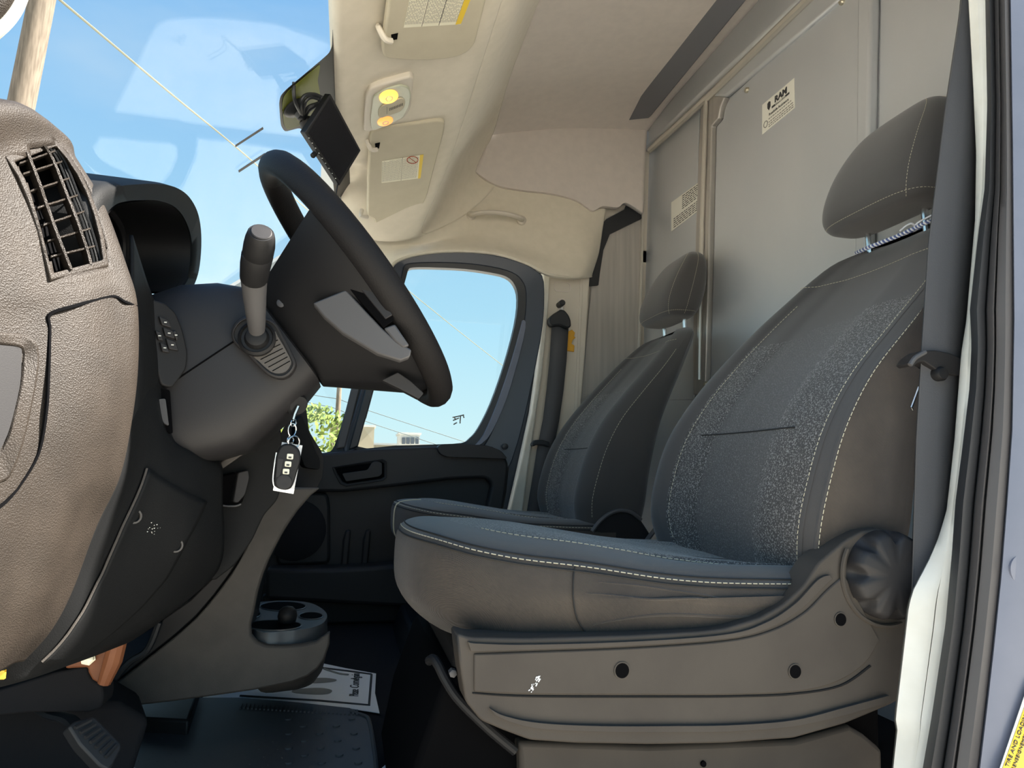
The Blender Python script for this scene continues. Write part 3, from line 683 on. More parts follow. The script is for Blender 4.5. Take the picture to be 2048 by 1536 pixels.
    # stations (x4): 6 outer stitch, 10 inner stitch, 12 insert edge, 14 middle, mirrored 16, 18, 22
    def zb(i, j):
        s = j/4; z = zs_[i]
        s2 = s if s <= 14 else 28-s
        if s2 < 6: return 'r'
        lim = .775+.035*(s-14)/8*-1
        if z > lim+.0 and s2 >= 6: return 'u' if s2 >= 10 or z > .84 else ('b' if s < 14 else 'b2')
        if s2 < 10: return 'b' if s < 14 else 'b2'
        return ('sp' if s < 14 else 'sp2') if s2 < 12 else 'in'
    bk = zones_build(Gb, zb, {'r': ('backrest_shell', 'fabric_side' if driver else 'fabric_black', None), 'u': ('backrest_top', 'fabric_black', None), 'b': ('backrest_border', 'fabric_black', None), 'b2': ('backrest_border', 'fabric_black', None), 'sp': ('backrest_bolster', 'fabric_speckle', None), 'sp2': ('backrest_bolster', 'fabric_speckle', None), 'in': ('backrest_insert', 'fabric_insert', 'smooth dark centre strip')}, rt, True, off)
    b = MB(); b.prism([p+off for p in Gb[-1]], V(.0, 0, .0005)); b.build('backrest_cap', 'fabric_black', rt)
    def col(s, i0, i1, l): return [Gb[i][int(s*4) % nj]+off+l for i in range(i0, i1)]
    for s, l in ((6, V(-.0012, -.0012, 0)), (22, V(-.0012, .0012, 0))):
        b = MB(); b.dashes(col(s, 2, 34, l), .00065, .006, .003); b.build('stitching', 'thread', bk['r'])
    for s, l in ((10, V(-.0014, 0, 0)), (18, V(-.0014, 0, 0))):
        b = MB(); b.dashes(col(s, 2, 33, l), .00055, .005, .003); b.build('stitching', 'thread', bk['b'])
    iz = min(range(45), key=lambda i: abs(zs_[i]-.585))
    b = MB(); b.tube([Gb[iz][j]+off+V(-.0006, 0, 0) for j in range(43, 70)], .0013, 5); b.build('seam', 'thread_dark', bk['in'])
    iz = min(range(45), key=lambda i: abs(zs_[i]-.905))
    b = MB(); b.dashes([Gb[iz][j]+off+V(-.0012, 0, .0008)+V(.01, 0, .012)*(abs(j-56)/30)**2 for j in range(27, 86)], .0005, .005, .0025); b.build('stitching', 'thread', bk['u'])
    # ---- headrest
    HS = [(1.008, .10, .985, 1.050), (1.014, .125, .965, 1.066), (1.035, .140, .953, 1.082), (1.07, .145, .956, 1.096), (1.11, .144, .970, 1.106), (1.15, .138, .990, 1.112), (1.19, .126, 1.016, 1.115), (1.220, .106, 1.040, 1.112), (1.238, .075, 1.062, 1.106)]
    rings = []
    for z, wh, xf, xr in HS:
        cx, hx = (xf+xr)/2, (xr-xf)/2; rg = []
        for k in range(40):
            a = 2*math.pi*k/40; c, s_ = math.cos(a), math.sin(a); p = 2/3.6
            yy = wh*math.copysign(abs(s_)**p, s_); xx = hx*math.copysign(abs(c)**p, c)
            tilt = 0
            rg.append(V(cx+xx+tilt, CY+yy, z)+off)
        rings.append(rg)
    cols = [cat([r[j] for r in rings], 4) for j in range(40)]
    rings = [[cols[j][i] for j in range(40)] for i in range(len(cols[0]))]
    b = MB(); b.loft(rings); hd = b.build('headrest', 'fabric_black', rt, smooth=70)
    for k in (25, 30):
        kk = k
        b = MB(); b.dashes([rings[i][kk]+V(-.0008, -.0012, 0) for i in range(4, 31)], .00045, .004, .0025); b.build('stitching', 'thread', hd)
    b = MB(); b.dashes([rings[6][j]+V(-.001, -.001, 0) for j in range(12, 34)], .00045, .004, .0025); b.build('stitching', 'thread', hd)
    for y in (-.075, .075):
        b = MB(); b.tube([V(1.045, CY+y, .90)+off, V(1.038, CY+y, 1.03)+off], .0065, 10); b.build('headrest_post', 'chrome', rt)
    return rt, off, G2, w

# ---- driver seat with its plastic base cover
seat, off, _, w = make_seat('driver_seat', 1.16, 0, 'driver seat nearest the camera, dark cloth with speckled insert, pale stitching and grey plastic base', True)
SY = .888
cov = [(912, 1266), (940, 1275), (1058, 1277), (1263, 1271), (1400, 1263), (1450, 1257), (1519, 1236), (1567, 1209), (1608, 1171), (1638, 1125), (1690, 1081), (1724, 1062), (1758, 1058), (1800, 1064), (1835, 1085), (1835, 1380), (1779, 1411), (1690, 1448), (1587, 1477), (1450, 1487), (1300, 1490), (1150, 1487), (1060, 1481), (1006, 1461), (962, 1442), (931, 1404), (921, 1343)]
b = MB(); b.prism([aY(x, y, SY) for x, y in px_round(cov, 8, 2)], (0, .05, 0)); bc = b.build('base_cover', 'plastic_grey', seat, bevel=.006, seg=3)
def strip(name, up_, lo_, y0, y1, mt, par, n=6, bevel=.0015):
    U2, L2 = cat(pxs(up_), n), cat(pxs(lo_), n)
    loop = [aY(p.x, p.y, y0) for p in U2]+[aY(p.x, p.y, y0) for p in L2[::-1]]
    b = MB(); b.prism(loop, (0, y1-y0, 0)); return b.build(name, mt, par, bevel=bevel)
strip('upper_rib', [(936, 1284), (960, 1287), (1058, 1289), (1263, 1283), (1450, 1269), (1530, 1246), (1590, 1208), (1636, 1160), (1660, 1150)], [(942, 1303), (965, 1303), (1058, 1300), (1263, 1292), (1450, 1278), (1536, 1257), (1602, 1219), (1650, 1172), (1666, 1158)], SY-.005, SY+.01, 'plastic_grey', bc, bevel=.003)
strip('lower_rib', [(980, 1417), (1010, 1432), (1080, 1446), (1200, 1452), (1348, 1452), (1470, 1450), (1590, 1440), (1690, 1415), (1779, 1391)], [(990, 1430), (1020, 1444), (1080, 1458), (1200, 1464), (1348, 1465), (1470, 1463), (1590, 1453), (1690, 1431), (1781, 1404)], SY-.006, SY+.01, 'plastic_grey', bc, bevel=.003)
strip('step_edge', [(945, 1385), (1060, 1391), (1348, 1392), (1480, 1391), (1590, 1386), (1680, 1370), (1740, 1330)], [(945, 1388), (1060, 1395), (1348, 1396), (1480, 1395), (1592, 1390), (1684, 1373), (1744, 1333)], SY-.0015, SY+.01, 'dash_black', bc, bevel=.0005)
strip('face_panel', [(948, 1308), (1058, 1304), (1263, 1296), (1450, 1282), (1540, 1262), (1608, 1226), (1655, 1180), (1690, 1150)], [(948, 1384), (1058, 1389), (1263, 1390), (1450, 1390), (1590, 1384), (1670, 1366), (1730, 1328), (1760, 1280)], SY-.003, SY+.01, 'plastic_grey', bc, bevel=.002)
for x, y, r in ((1244, 1341, .0098), (1590, 1343, .0092), (1681, 1239, .009)):
    b = MB(); c0 = aY(x, y, SY-.0035); b.rev(c0, (0, -1, 0), [(r*1.12, -.002), (r*1.12, .0008), (r*.96, .0010), (r*.92, -.0003)], 20); b.build('hole_rim', 'plastic_grey', bc)
    b = MB(); b.rev(c0, (0, -1, 0), [(r*.93, -.002), (r*.93, .0009), (r*.3, .0009)], 18); b.build('bolt_hole', 'void', bc)
# white scuff on the cover
b = MB()
for i in range(26):
    t = random.random(); x = 1060+t*18+random.uniform(-3, 3); y = 1384-t*30+random.uniform(-4, 4); q = random.uniform(1.0, 2.2)
    b.prism([aY(x-q, y+q*.6, SY-.0034), aY(x, y+q, SY-.0034), aY(x+q*1.4, y-q*1.2, SY-.0034), aY(x-q*.2, y-q, SY-.0034)], (0, -.0003, 0))
b.build('scuff', 'paper', bc, smooth=0, kind='stuff')
# recline dial, scalloped
b = MB(); dc = aY(1768, 1148, SY); rings = []
for h, sc in ((.0, 1.0), (-.012, 1.0), (-.022, .95), (-.026, .86), (-.027, .3)):
    rg = []
    for k in range(72):
        a = 2*math.pi*k/72; sc_ = max(0, math.cos(8*a+.4))**1.2
        r = .062*sc*(1-.24*sc_*(1 if h < -.004 else .0))
        rg.append(dc+V(r*math.cos(a), h, r*math.sin(a)))
    rings.append(rg)
b.loft(rings); b.build('recline_dial', 'plastic_soft', bc, smooth=50)
b = MB(); b.tube([dc+V(.071*math.cos(a), -.004, .071*math.sin(a)) for a in [math.radians(150+i*6) for i in range(24)]], .003, 6); b.build('dial_ring', 'plastic_grey', bc)
# lever, pedestal and sliding rail under the cushion
b = MB(); b.tube(cat([aY(858, 1322, .98), aY(866, 1318, .97), aY(876, 1330, .96), (aY(892, 1362, .95)), aY(918, 1400, .94), aY(975, 1456, .93), aY(1030, 1502, .93)], 5), .0062, 10); b.build('slide_lever', 'plastic_black', seat)
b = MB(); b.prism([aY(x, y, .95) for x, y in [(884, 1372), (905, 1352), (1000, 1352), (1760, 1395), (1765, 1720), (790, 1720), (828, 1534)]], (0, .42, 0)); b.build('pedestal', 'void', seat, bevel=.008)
b = MB(); b.prism([aY(x, y, .93) for x, y in [(1035, 1484), (1300, 1493), (1590, 1482), (1700, 1452), (1730, 1470), (1765, 1500), (1770, 1720), (1045, 1720), (1040, 1520)]], (0, .03, 0)); b.build('rail_cover', 'plastic_grey', seat, bevel=.006)
b = MB(); b.rev(aY(1407, 1528, .928), (0, -1, 0), [(.004, -.002), (.004, .001), (.001, .001)], 10); b.build('bolt_hole', 'void', seat)
b = MB(); b.box(V(.30, 1.16, .20), (.30, .34, .14)); b.build('seat_frame', 'plastic_black', seat, bevel=.01)
for x, y in ((906, 1347),):
    b = MB(); b.rev(aY(x, y, .925), (0, -1, 0), [(.005, -.01), (.005, .002), (.003, .003)], 6); b.build('bolt', 'plastic_spoke', seat)
# care tag sewn in the bolster seam, and metal wire lever behind the belt
b = MB(); b.prism([aY(x, y, .915) for x, y in [(1838, 662), (1848, 640), (1852, 655), (1842, 670)]], (0, -.001, 0)); b.build('care_tag', 'fabric_black', seat)
# ---- braided cord round the head restraint posts
cord = [aY(1712, 506, 1.22), aY(1735, 496, 1.10), aY(1765, 484, 1.07), aY(1800, 470, 1.05), aY(1832, 455, 1.03), aY(1862, 441, 1.01), V(1.06, 1.05, .985), V(1.075, 1.16, .99), V(1.06, 1.25, .985), aY(1712, 506, 1.22)]
cp = cat(cord, 30)
def braid(ph, r=.0032):
    out = []
    for i, p in enumerate(cp): out.append(p+V(.0019*math.cos(i*.95+ph), 0, .0019*math.sin(i*.95+ph)))
    return out
cr_ = root('braided_cord', cp[120], 'blue and white braided cord looped round the driver headrest posts', 'cord')
b = MB(); b.tube(braid(0), .0023, 6); b.build('strand', 'rope_blue', cr_)
b = MB(); b.tube(braid(math.pi), .0022, 6); b.build('strand', 'rope_white', cr_)
b = MB(); b.tube(cat([aY(1800, 462, 1.045), aY(1812, 452, 1.04), aY(1822, 447, 1.03), aY(1830, 450, 1.03), aY(1838, 444, 1.025), aY(1868, 428, 1.01)], 6), .0016, 6); b.build('loose_end', 'rope_white', cr_)

# ---- passenger seat
ps, poff, PG2, _ = make_seat('passenger_seat', 2.17, .01, 'passenger seat beside the far door, dark cloth with smooth grey insert', False)
b = MB(); b.prism([aY(x, y, 1.98) for x, y in [(822, 1262), (1060, 1262), (1060, 1470), (770, 1424)]], (0, .40, 0)); b.build('pedestal', 'plastic_black', ps, bevel=.01)
b = MB(); rc = [(1184, 1063), (1200, 1042), (1220, 1027), (1240, 1021), (1262, 1025), (1282, 1040), (1300, 1068), (1300, 1100), (1170, 1100)]
b.prism([aY(x, y, 1.925) for x, y in rc], (0, .03, 0)); b.build('hinge_cover', 'plastic_black', ps, bevel=.004)
b = MB(); b.tube(cat([aY(x, y, 1.922) for x, y in rc[:6]], 5), .006, 8); b.build('hinge_trim', 'plastic_spoke', ps)
b = MB(); b.tube(cat([aY(x, y, 1.90) for x, y in [(1284, 1094), (1300, 1072), (1316, 1052)]], 5), .007, 8); b.build('hinge_trim', 'plastic_spoke', ps)
b = MB(); b.tube([PG2[i][45]+poff+V(-.0015, -.0015, .0005) for i in range(9, 34)], .0020, 6); b.build('edge_piping', 'thread', ps)

# ================================================================== seat belts
def belt_r(name, loc, lb): return root(name, loc, lb, 'seat belt')
br = belt_r('seat_belt', aY(1880, 1200, .87), 'grey seat belt hanging along the driver side pillar in front of the seat')
LB = [(1965, -560), (1926, -60), (1919, 27), (1891, 212), (1857, 485), (1843, 700), (1832, 878), (1828, 1005), (1823, 1176), (1815, 1330)]
RBt = [(2010, -560), (1975, -60), (1972, 27), (1965, 212), (1948, 485), (1925, 700), (1913, 878), (1906, 1005), (1885, 1176), (1870, 1330)]
rows = []
for y in range(-560, 1340, 20):
    a, c = interp(LB, y), interp(RBt, y)
    rows.append([aY(a, y, .867), aY(a+3, y, .861), aY((a+c)/2, y, .857), aY(c, y, .857)])
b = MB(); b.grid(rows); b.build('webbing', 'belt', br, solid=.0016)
b = MB(); b.tube([aY(interp(LB, y)+1.5, y, .860) for y in range(-560, 1340, 20)], .0009, 5); b.build('selvedge', 'plastic_spoke', br)
kp = [(1816, 728), (1826, 714), (1845, 701), (1870, 700), (1900, 706), (1922, 716), (1922, 752), (1895, 748), (1880, 744), (1848, 722), (1838, 724), (1826, 734)]
b = MB(); b.prism([aY(x, y, .850) for x, y in px_round(kp, 5, 3)], (0, .025, 0)); b.build('belt_guide', 'plastic_soft', br, bevel=.004)
b = MB(); b.tube(cat([aY(x, y, .845) for x, y in [(1820, 730), (1830, 716), (1850, 704)]], 5), .0035, 8); b.build('guide_lip', 'plastic_spoke', br)
b = MB(); b.rev(aY(1879, 748, .853), (0, -1, 0), [(.0105, -.01), (.0105, .004), (.008, .008), (.003, .009)], 16); b.build('button', 'plastic_black', br)
b = MB(); b.tube([aY(1838, 774, .895), aY(1823, 815, .895), aY(1826, 820, .895)], .0018, 6); b.build('wire_clip', 'chrome', br)

bp_ = belt_r('seat_belt', aY(1070, 1030, 2.55), 'black seat belt on the far passenger side pillar with upper loop')
bl = [(1121, 640, 34), (1116, 720, 34), (1110, 780, 34), (1102, 840, 33), (1090, 900, 33), (1080, 960, 32), (1070, 1020, 32), (1062, 1070, 32)]
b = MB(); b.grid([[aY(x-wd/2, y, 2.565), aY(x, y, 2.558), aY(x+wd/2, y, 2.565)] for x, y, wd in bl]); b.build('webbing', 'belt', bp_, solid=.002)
dr = [(1099, 636), (1106, 628), (1116, 622), (1122, 618), (1130, 620), (1138, 630), (1142, 640), (1143, 652), (1136, 657), (1120, 650), (1104, 652), (1099, 645)]
b = MB(); b.prism([aY(x, y, 2.535) for x, y in px_round(dr, 3, 2)], (0, .04, 0)); b.build('upper_loop', 'gasket', bp_, bevel=.006)
b = MB(); b.rev(aY(1124, 606, 2.555), (0, -1, 0), [(.012, -.04), (.012, .006), (.008, .010), (.003, .010)], 14); b.build('anchor_bolt', 'gasket', bp_)
b = MB(); b.box(aY(1122, 616, 2.585), (.012, .02, .03)); b.build('anchor_strap', 'chrome', bp_)
gd = [(1063, 888), (1070, 880), (1085, 879), (1100, 884), (1100, 895), (1085, 890), (1072, 890), (1066, 894)]
b = MB(); b.prism([aY(x, y, 2.54) for x, y in px_round(gd, 3, 2)], (0, .03, 0)); b.build('belt_guide', 'gasket', bp_, bevel=.004)
# ================================================================== DASHBOARD
dash = root('dashboard', V(-.45, 1.5, .1), 'dark moulded dashboard with brown grained outer end, side air vent and instrument hood', 'dashboard')
vent = [(22, 318), (112, 285), (136, 312), (158, 345), (178, 385), (194, 430), (206, 475), (214, 525), (104, 553), (94, 515), (80, 460), (62, 400), (45, 355)]
cy_ = [.60, .65, .70, .735, .775, .81]
rws = [
 [(-260, 250), (-90, 212), (0, 203), (45, 212), (85, 246), (118, 282)],
 [(-260, 330), (-90, 315), (10, 305), (70, 296), (120, 293), (152, 325)],
 [(-260, 470), (-90, 455), (40, 440), (115, 430), (176, 420), (204, 408)],
 [(-260, 620), (-90, 590), (60, 575), (150, 560), (212, 545), (250, 530)],
 [(-260, 690), (-90, 650), (60, 635), (160, 610), (225, 592), (272, 611)],
 [(-260, 800), (-90, 760), (70, 745), (170, 740), (240, 735), (273, 735)],
 [(-260, 890), (-90, 865), (72, 852), (165, 850), (232, 845), (259, 850)],
 [(-260, 980), (-90, 965), (60, 955), (145, 955), (207, 950), (236, 955)],
 [(-260, 1080), (-90, 1070), (40, 1060), (120, 1055), (165, 1050), (190, 1052)],
 [(-260, 1200), (-100, 1195), (10, 1190), (80, 1188), (120, 1182), (139, 1186)],
 [(-260, 1290), (-120, 1280), (-20, 1270), (40, 1265), (80, 1260), (97, 1262)],
 [(-260, 1380), (-140, 1370), (-60, 1360), (-10, 1345), (25, 1325), (45, 1320)]]
net = []
for r in rws:
    row = [aY(x, y, Y) for (x, y), Y in zip(r, cy_)]
    row.append(row[-1]+V(-.03, .03, -.004)); row.append(row[-1]+V(-.10, .06, -.004)); net.append(row)
net.insert(0, [p+V(-.10, .02, -.01) for p in net[0]])
D = patch(net, 8, 8)
b = MB(); nD = len(D[0])
b.v = [p for r in D for p in r]
for i in range(len(D)-1):
    for j in range(nD-1):
        c = (D[i][j]+D[i+1][j+1])/2; x, y = proj(c)
        if j < nD-17 and inpoly(x, y, vent): continue
        b.f.append([i*nD+j, i*nD+j+1, (i+1)*nD+j+1, (i+1)*nD+j])
de = b.build('end_panel', 'dash_grain', dash, smooth=60, solid=.003, label='brown grained outer end of the dashboard in the sun')
def gY(PG, G_, px, py):
    bd = 1e9; best = None
    for r, q in zip(PG, G_):
        for a, c in zip(r, q):
            d = (a[0]-px)**2+(a[1]-py)**2
            if d < bd: bd = d; best = c
    return best.y
def dY(px, py, o=0.0):
    """point on the end panel under a photo pixel"""
    best = None; bd = 1e9
    for i in range(0, len(D)):
        for j in range(0, nD-15):
            q = PD[i][j]; d = (q[0]-px)**2+(q[1]-py)**2
            if d < bd: bd = d; best = D[i][j]
    return aY(px, py, best.y-o)
PD = [[proj(p) for p in r] for r in D]
# vent: frame, dark throat, blades
INW = V(-.55, .75, 0).normalized()
vl = [dY(x, y, .006) for x, y in vent]; cxv = sum(p[0] for p in vent)/13; cyv = sum(p[1] for p in vent)/13
vi = [dY(cxv+(x-cxv)*.92, cyv+(y-cyv)*.95, .006) for x, y in vent]
vo = [dY(cxv+(x-cxv)*(1.13 if x < cxv else 1.05), cyv+(y-cyv)*1.07, .004) for x, y in vent]
vr = MB(); vr.ring(vo, vi, INW*.012); ven = vr.build('side_vent', 'dash_grain', dash, bevel=.002, label='side air vent frame')
b = MB(); b.prism([p+INW*.045 for p in vo], INW*.004); b.build('vent_throat', 'void', ven)
b = MB(); n = len(vo); b.add([p+INW*.008 for p in vo]+[p+INW*.048 for p in vo], [(i, (i+1) % n, n+(i+1) % n, n+i) for i in range(n)]); b.build('vent_duct', 'void', ven)
for bl_ in ([(51, 308), (72, 362), (92, 420), (113, 478), (138, 541)], [(86, 296), (103, 325), (130, 393), (150, 444), (171, 506), (177, 531)]):
    pts = cat([dY(x, y, -.004) for x, y in bl_], 4); b = MB(); b.ribbon(pts, [INW*.014]*len(pts), V(.0022, .0014, 0)); b.build('blade', 'dash_grain', ven)
for (x0, y0, x1, y1) in ((41, 352, 119, 327), (56, 386, 134, 360), (70, 419, 150, 394), (82, 453, 163, 426), (90, 485, 175, 460), (96, 516, 184, 495), (34, 331, 105, 306)):
    pts = [dY(x0, y0, -.010), dY((x0+x1)/2, (y0+y1)/2, -.009), dY(x1, y1, -.008)]
    b = MB(); b.ribbon(pts, [INW*.016]*3, V(0, 0, .0018)); b.build('blade', 'dash_grain', ven)
for k in range(3):
    pts = cat([dY(x+k*7, y+k*1.5, -.004+.0005*k) for x, y in [(100, 297), (118, 325), (145, 393), (165, 444), (184, 506), (188, 526)]], 3)
    b = MB(); b.tube(pts, .0013, 5); b.build('thumbwheel_rib', 'dash_black', ven)
# panel joints
for ln in ([(34, 978), (75, 910), (92, 825), (97, 739), (99, 660), (100, 629), (150, 612), (222, 593), (250, 604), (272, 612)], [(-60, 1040), (0, 1013), (34, 978)]):
    b = MB(); b.tube(cat([dY(x, y, .0032) for x, y in ln], 5), .0018, 6); b.build('panel_joint', 'void', de)
# pocket frame at the left edge
po = [(-110, 655), (0, 664), (44, 667), (68, 679), (80, 705), (74, 770), (51, 876), (27, 944), (0, 968), (-110, 1000)]
pi_ = [(-110, 682), (0, 690), (38, 695), (44, 704), (43, 722), (40, 770), (24, 840), (10, 880), (-14, 912), (-110, 950)]
b = MB(); b.ring(cat([dY(x, y, .007) for x, y in po], 3, True), cat([dY(x, y, .005) for x, y in pi_], 3, True), INW*.014); b.build('pocket_frame', 'dash_grain', dash, bevel=.003)
b = MB(); b.prism(cat([dY(x, y, .0045) for x, y in pi_], 3, True), INW*.004); b.build('pocket_lid', 'plastic_soft', dash)
# small orange bit at the lower edge
b = MB(); b.box(aY(3, 1349, .78), (.006, .004, .008)); b.build('orange_tab', 'yellow', dash)

# dark body behind and below the end panel
net = [
 [(262, 470, .88), (290, 560, .93), (318, 640, .965), (340, 770, .99), (385, 870, 1.02), (440, 915, 1.08)],
 [(262, 620, .86), (288, 680, .915), (312, 770, .95), (338, 866, .98), (388, 899, 1.02), (440, 928, 1.08)],
 [(255, 800, .85), (285, 830, .895), (312, 862, .925), (345, 899, .955), (392, 920, .995), (443, 945, 1.06)],
 [(240, 940, .845), (265, 945, .885), (300, 955, .915), (345, 975, .945), (395, 995, .99), (443, 1005, 1.06)],
 [(200, 1030, .84), (220, 1050, .87), (260, 1060, .905), (320, 1075, .945), (385, 1080, .99), (446, 1075, 1.07)],
 [(165, 1110, .835), (180, 1140, .865), (220, 1150, .895), (290, 1160, .945), (360, 1150, 1.0), (440, 1125, 1.09)],
 [(120, 1215, .83), (140, 1240, .86), (180, 1250, .89), (245, 1245, .945), (325, 1222, 1.01), (412, 1165, 1.1)],
 [(40, 1310, .82), (65, 1325, .85), (110, 1325, .88), (175, 1306, .94), (240, 1278, 1.01), (326, 1236, 1.1)],
 [(-40, 1345, .81), (-20, 1372, .84), (45, 1358, .87), (110, 1336, .93), (180, 1312, 1.01), (250, 1285, 1.1)],
 [(-40, 1340, .90), (-20, 1345, .93), (45, 1335, .96), (110, 1315, 1.02), (180, 1290, 1.1), (250, 1260, 1.2)]]
LD = patch([[aY(*p) for p in r] for r in net], 6, 6)
b = MB(); b.grid(LD); lb_ = b.build('lower_panel', 'dash_black', dash, smooth=60, solid=.004)
# knee cover, a sheet following the lower panel
def LDat(i, j):
    i *= 6; j *= 6; i0, j0 = min(int(i), len(LD)-2), min(int(j), len(LD[0])-2); u, v = i-i0, j-j0
    return (LD[i0][j0]*(1-v)+LD[i0][j0+1]*v)*(1-u)+(LD[i0+1][j0]*(1-v)+LD[i0+1][j0+1]*v)*u
JL = [(2.85, 1.75), (4, 1.65), (5, 1.7), (6, 1.35), (7, 1.4)]; JR = [(3.05, 4.3), (4, 3.8), (5, 3.6), (6, 3.0), (7, 2.6)]
KD = []
for a_ in range(29):
    t = a_/28; row = []
    for c_ in range(19):
        u = c_/18; i = (2.85+.2*u)*(1-t)+6.95*t
        jl, jr = lerp_tab(JL, i), lerp_tab(JR, i)
        q0 = LDat(i, jl+(jr-jl)*u); d0 = (EYE-q0).normalized(); row.append(q0+d0*.008)
    KD.append(row)
b = MB(); b.grid(KD); kc = b.build('knee_cover', 'dash_black', dash, smooth=60, solid=.006)
b = MB(); b.tube([KD[i][0] for i in range(len(KD))], .0016, 6); b.build('cover_edge', 'plastic_console', kc)
b = MB(); b.tube([KD[i][-1] for i in range(len(KD))], .0016, 6); b.build('cover_edge', 'plastic_console', kc)
for ii, jj in ((6, 2), (8, 16)):
    c0 = KD[ii][jj]; b = MB(); b.rev(c0, V(.45, -.85, .1), [(.0085, -.006), (.0085, .002), (.0065, .002), (.006, -.002), (.002, -.002)], 16); b.build('screw', 'plastic_console', kc)
b = MB()
for i in range(14):
    x = 308+random.gauss(0, 7); y = 1055+random.gauss(0, 10); q = random.uniform(.6, 1.6)
    yk = KD[12][8].y-.006; b.prism([aY(x-q, y, yk), aY(x, y+q, yk), aY(x+q, y-q*.5, yk)], (0, -.0002, 0))
b.build('scuff', 'label_white', kc, smooth=0, kind='stuff')

# switch panel between the end and the column
sw = [(296, 596), (330, 606), (352, 625), (366, 660), (376, 705), (373, 738), (345, 776), (322, 770), (308, 720), (300, 660)]
b = MB(); b.prism([aY(x, y, .945+.0004*(x-300)) for x, y in px_round(sw, 8, 3)], V(-.02, .03, 0)); sp = b.build('switch_panel', 'plastic_black', dash, bevel=.003)
for q in ([(318, 632), (338, 640), (344, 656), (324, 650)], [(326, 654), (346, 661), (351, 678), (331, 672)], [(345, 663), (352, 660), (358, 676), (354, 682)], [(332, 676), (352, 683), (358, 702), (338, 698)], [(311, 660), (322, 664), (328, 682), (317, 680)], [(320, 684), (334, 690), (340, 706), (325, 703)]):
    b = MB(); b.prism([aY(x, y, .940+.0004*(x-300)) for x, y in q], V(-.004, .008, 0)); bt = b.build('switch', 'plastic_soft', sp, bevel=.0012)
    cx = sum(p[0] for p in q)/4; cyy = sum(p[1] for p in q)/4
    b = MB(); b.box(aY(cx, cyy, .9385+.0004*(cx-300)), (.003, .0008, .0012)); b.build('symbol', 'label_white', bt, smooth=0)
b = MB(); b.prism([aY(x, y, .96) for x, y in px_round([(312, 775), (340, 780), (346, 868), (330, 862), (318, 830)], 5, 3)], V(-.005, .01, 0)); tr_ = b.build('dimmer_recess', 'void', dash)
b = MB(); b.prism([aY(x, y, .950) for x, y in px_round([(317, 798), (331, 797), (338, 852), (327, 846), (319, 822)], 4, 3)], V(-.004, .012, 0)); b.build('dimmer_wheel', 'plastic_spoke', tr_, bevel=.002)

# instrument hood: arch swept forward
HX = -.27
ao = [(172, 560), (172, 470), (178, 410), (196, 374), (225, 363), (262, 361), (300, 362), (342, 371), (372, 393), (391, 430), (397, 480), (392, 540), (376, 578), (350, 592)]
ai = [(196, 560), (196, 490), (206, 440), (226, 414), (252, 405), (282, 402), (312, 402), (342, 412), (362, 434), (375, 468), (378, 505), (374, 545), (362, 570), (345, 584)]
def sec(pts, X, sh=0, dz=0):
    P = [aX(x, y, HX) for x, y in pts]
    return cat([V(X, 1.08+(p.y-1.08)*(1-sh), p.z+dz) for p in P], 5)
b = MB(); b.grid([sec(ai, HX-.006), sec(ai, HX+.004, -.03), sec(ao, HX+.006, .03, -.002), sec(ao, HX-.004), sec(ao, HX-.10, .03, .004), sec(ao, HX-.28, .06, -.02)]); b.build('hood', 'dash_black', dash, smooth=70)
b = MB(); b.grid([sec(ai, HX+.002), sec(ai, HX-.05, .03, -.003), sec(ai, HX-.13, .10, -.01), sec(ai, HX-.17, .2, -.02)]); b.build('hood_lining', 'plastic_black', dash, smooth=70)
b = MB(); b.prism([V(-.44, .92, .62), V(-.44, 1.27, .62), V(-.44, 1.25, .82), V(-.44, 1.1, .85), V(-.44, .93, .82)], V(-.01, 0, 0)); b.build('instrument_face', 'void', dash)
b = MB(); b.tube([p+V(0, 0, -.012) for p in sec(ai, HX-.09, .16)], .005, 8); b.build('dial_ring', 'plastic_soft', dash)
lens_ = cat([V(-.405, y, z) for y, z in [(.93, .64), (.935, .74), (.96, .79), (1.02, .81), (1.08, .812), (1.15, .80), (1.19, .75), (1.19, .64)]], 4)
b = MB(); b.prism(lens_, V(.002, 0, 0)); b.build('instrument_lens', 'screen', dash)
# dash top slab to the passenger side
TY = [.86, 1.3, 1.7, 2.1, 2.5]
rows = []
for y in TY:
    rows.append([V(-.92, y, .80), V(-.7, y, .80), V(-.5, y, .785), V(-.36, y, .76), V(-.27, y, .715), V(-.24, y, .64), V(-.24, y, .52), V(-.27, y, .40), V(-.33, y, .30), V(-.45, y, .26)])
for y, r in zip(TY, rows):
    if y > 1.6:
        for k in range(2, len(r)): r[k] = r[k]+V(.0, 0, 0)
b = MB(); b.grid(patch(rows, 8, 5)); b.build('main_body', 'dash_black', dash, smooth=60, solid=.004)
# passenger end as seen past the column
pe = [(560, 870), (588, 815), (604, 790), (613, 820), (618, 862), (630, 882), (643, 902), (648, 920), (645, 957), (633, 978), (600, 1010), (560, 1000)]
b = MB(); b.prism([aY(x, y, 1.62) for x, y in px_round(pe, 6, 3)], V(-.02, .35, .0)); b.build('centre_stack', 'plastic_black', dash, bevel=.01)
b = MB(); b.prism([aY(x, y, 1.60) for x, y in px_round([(592, 842), (604, 830), (632, 905), (640, 918), (640, 940), (610, 935), (590, 880)], 6, 3)], V(-.01, .02, .0)); b.build('stack_trim', 'dash_black', dash, bevel=.006)
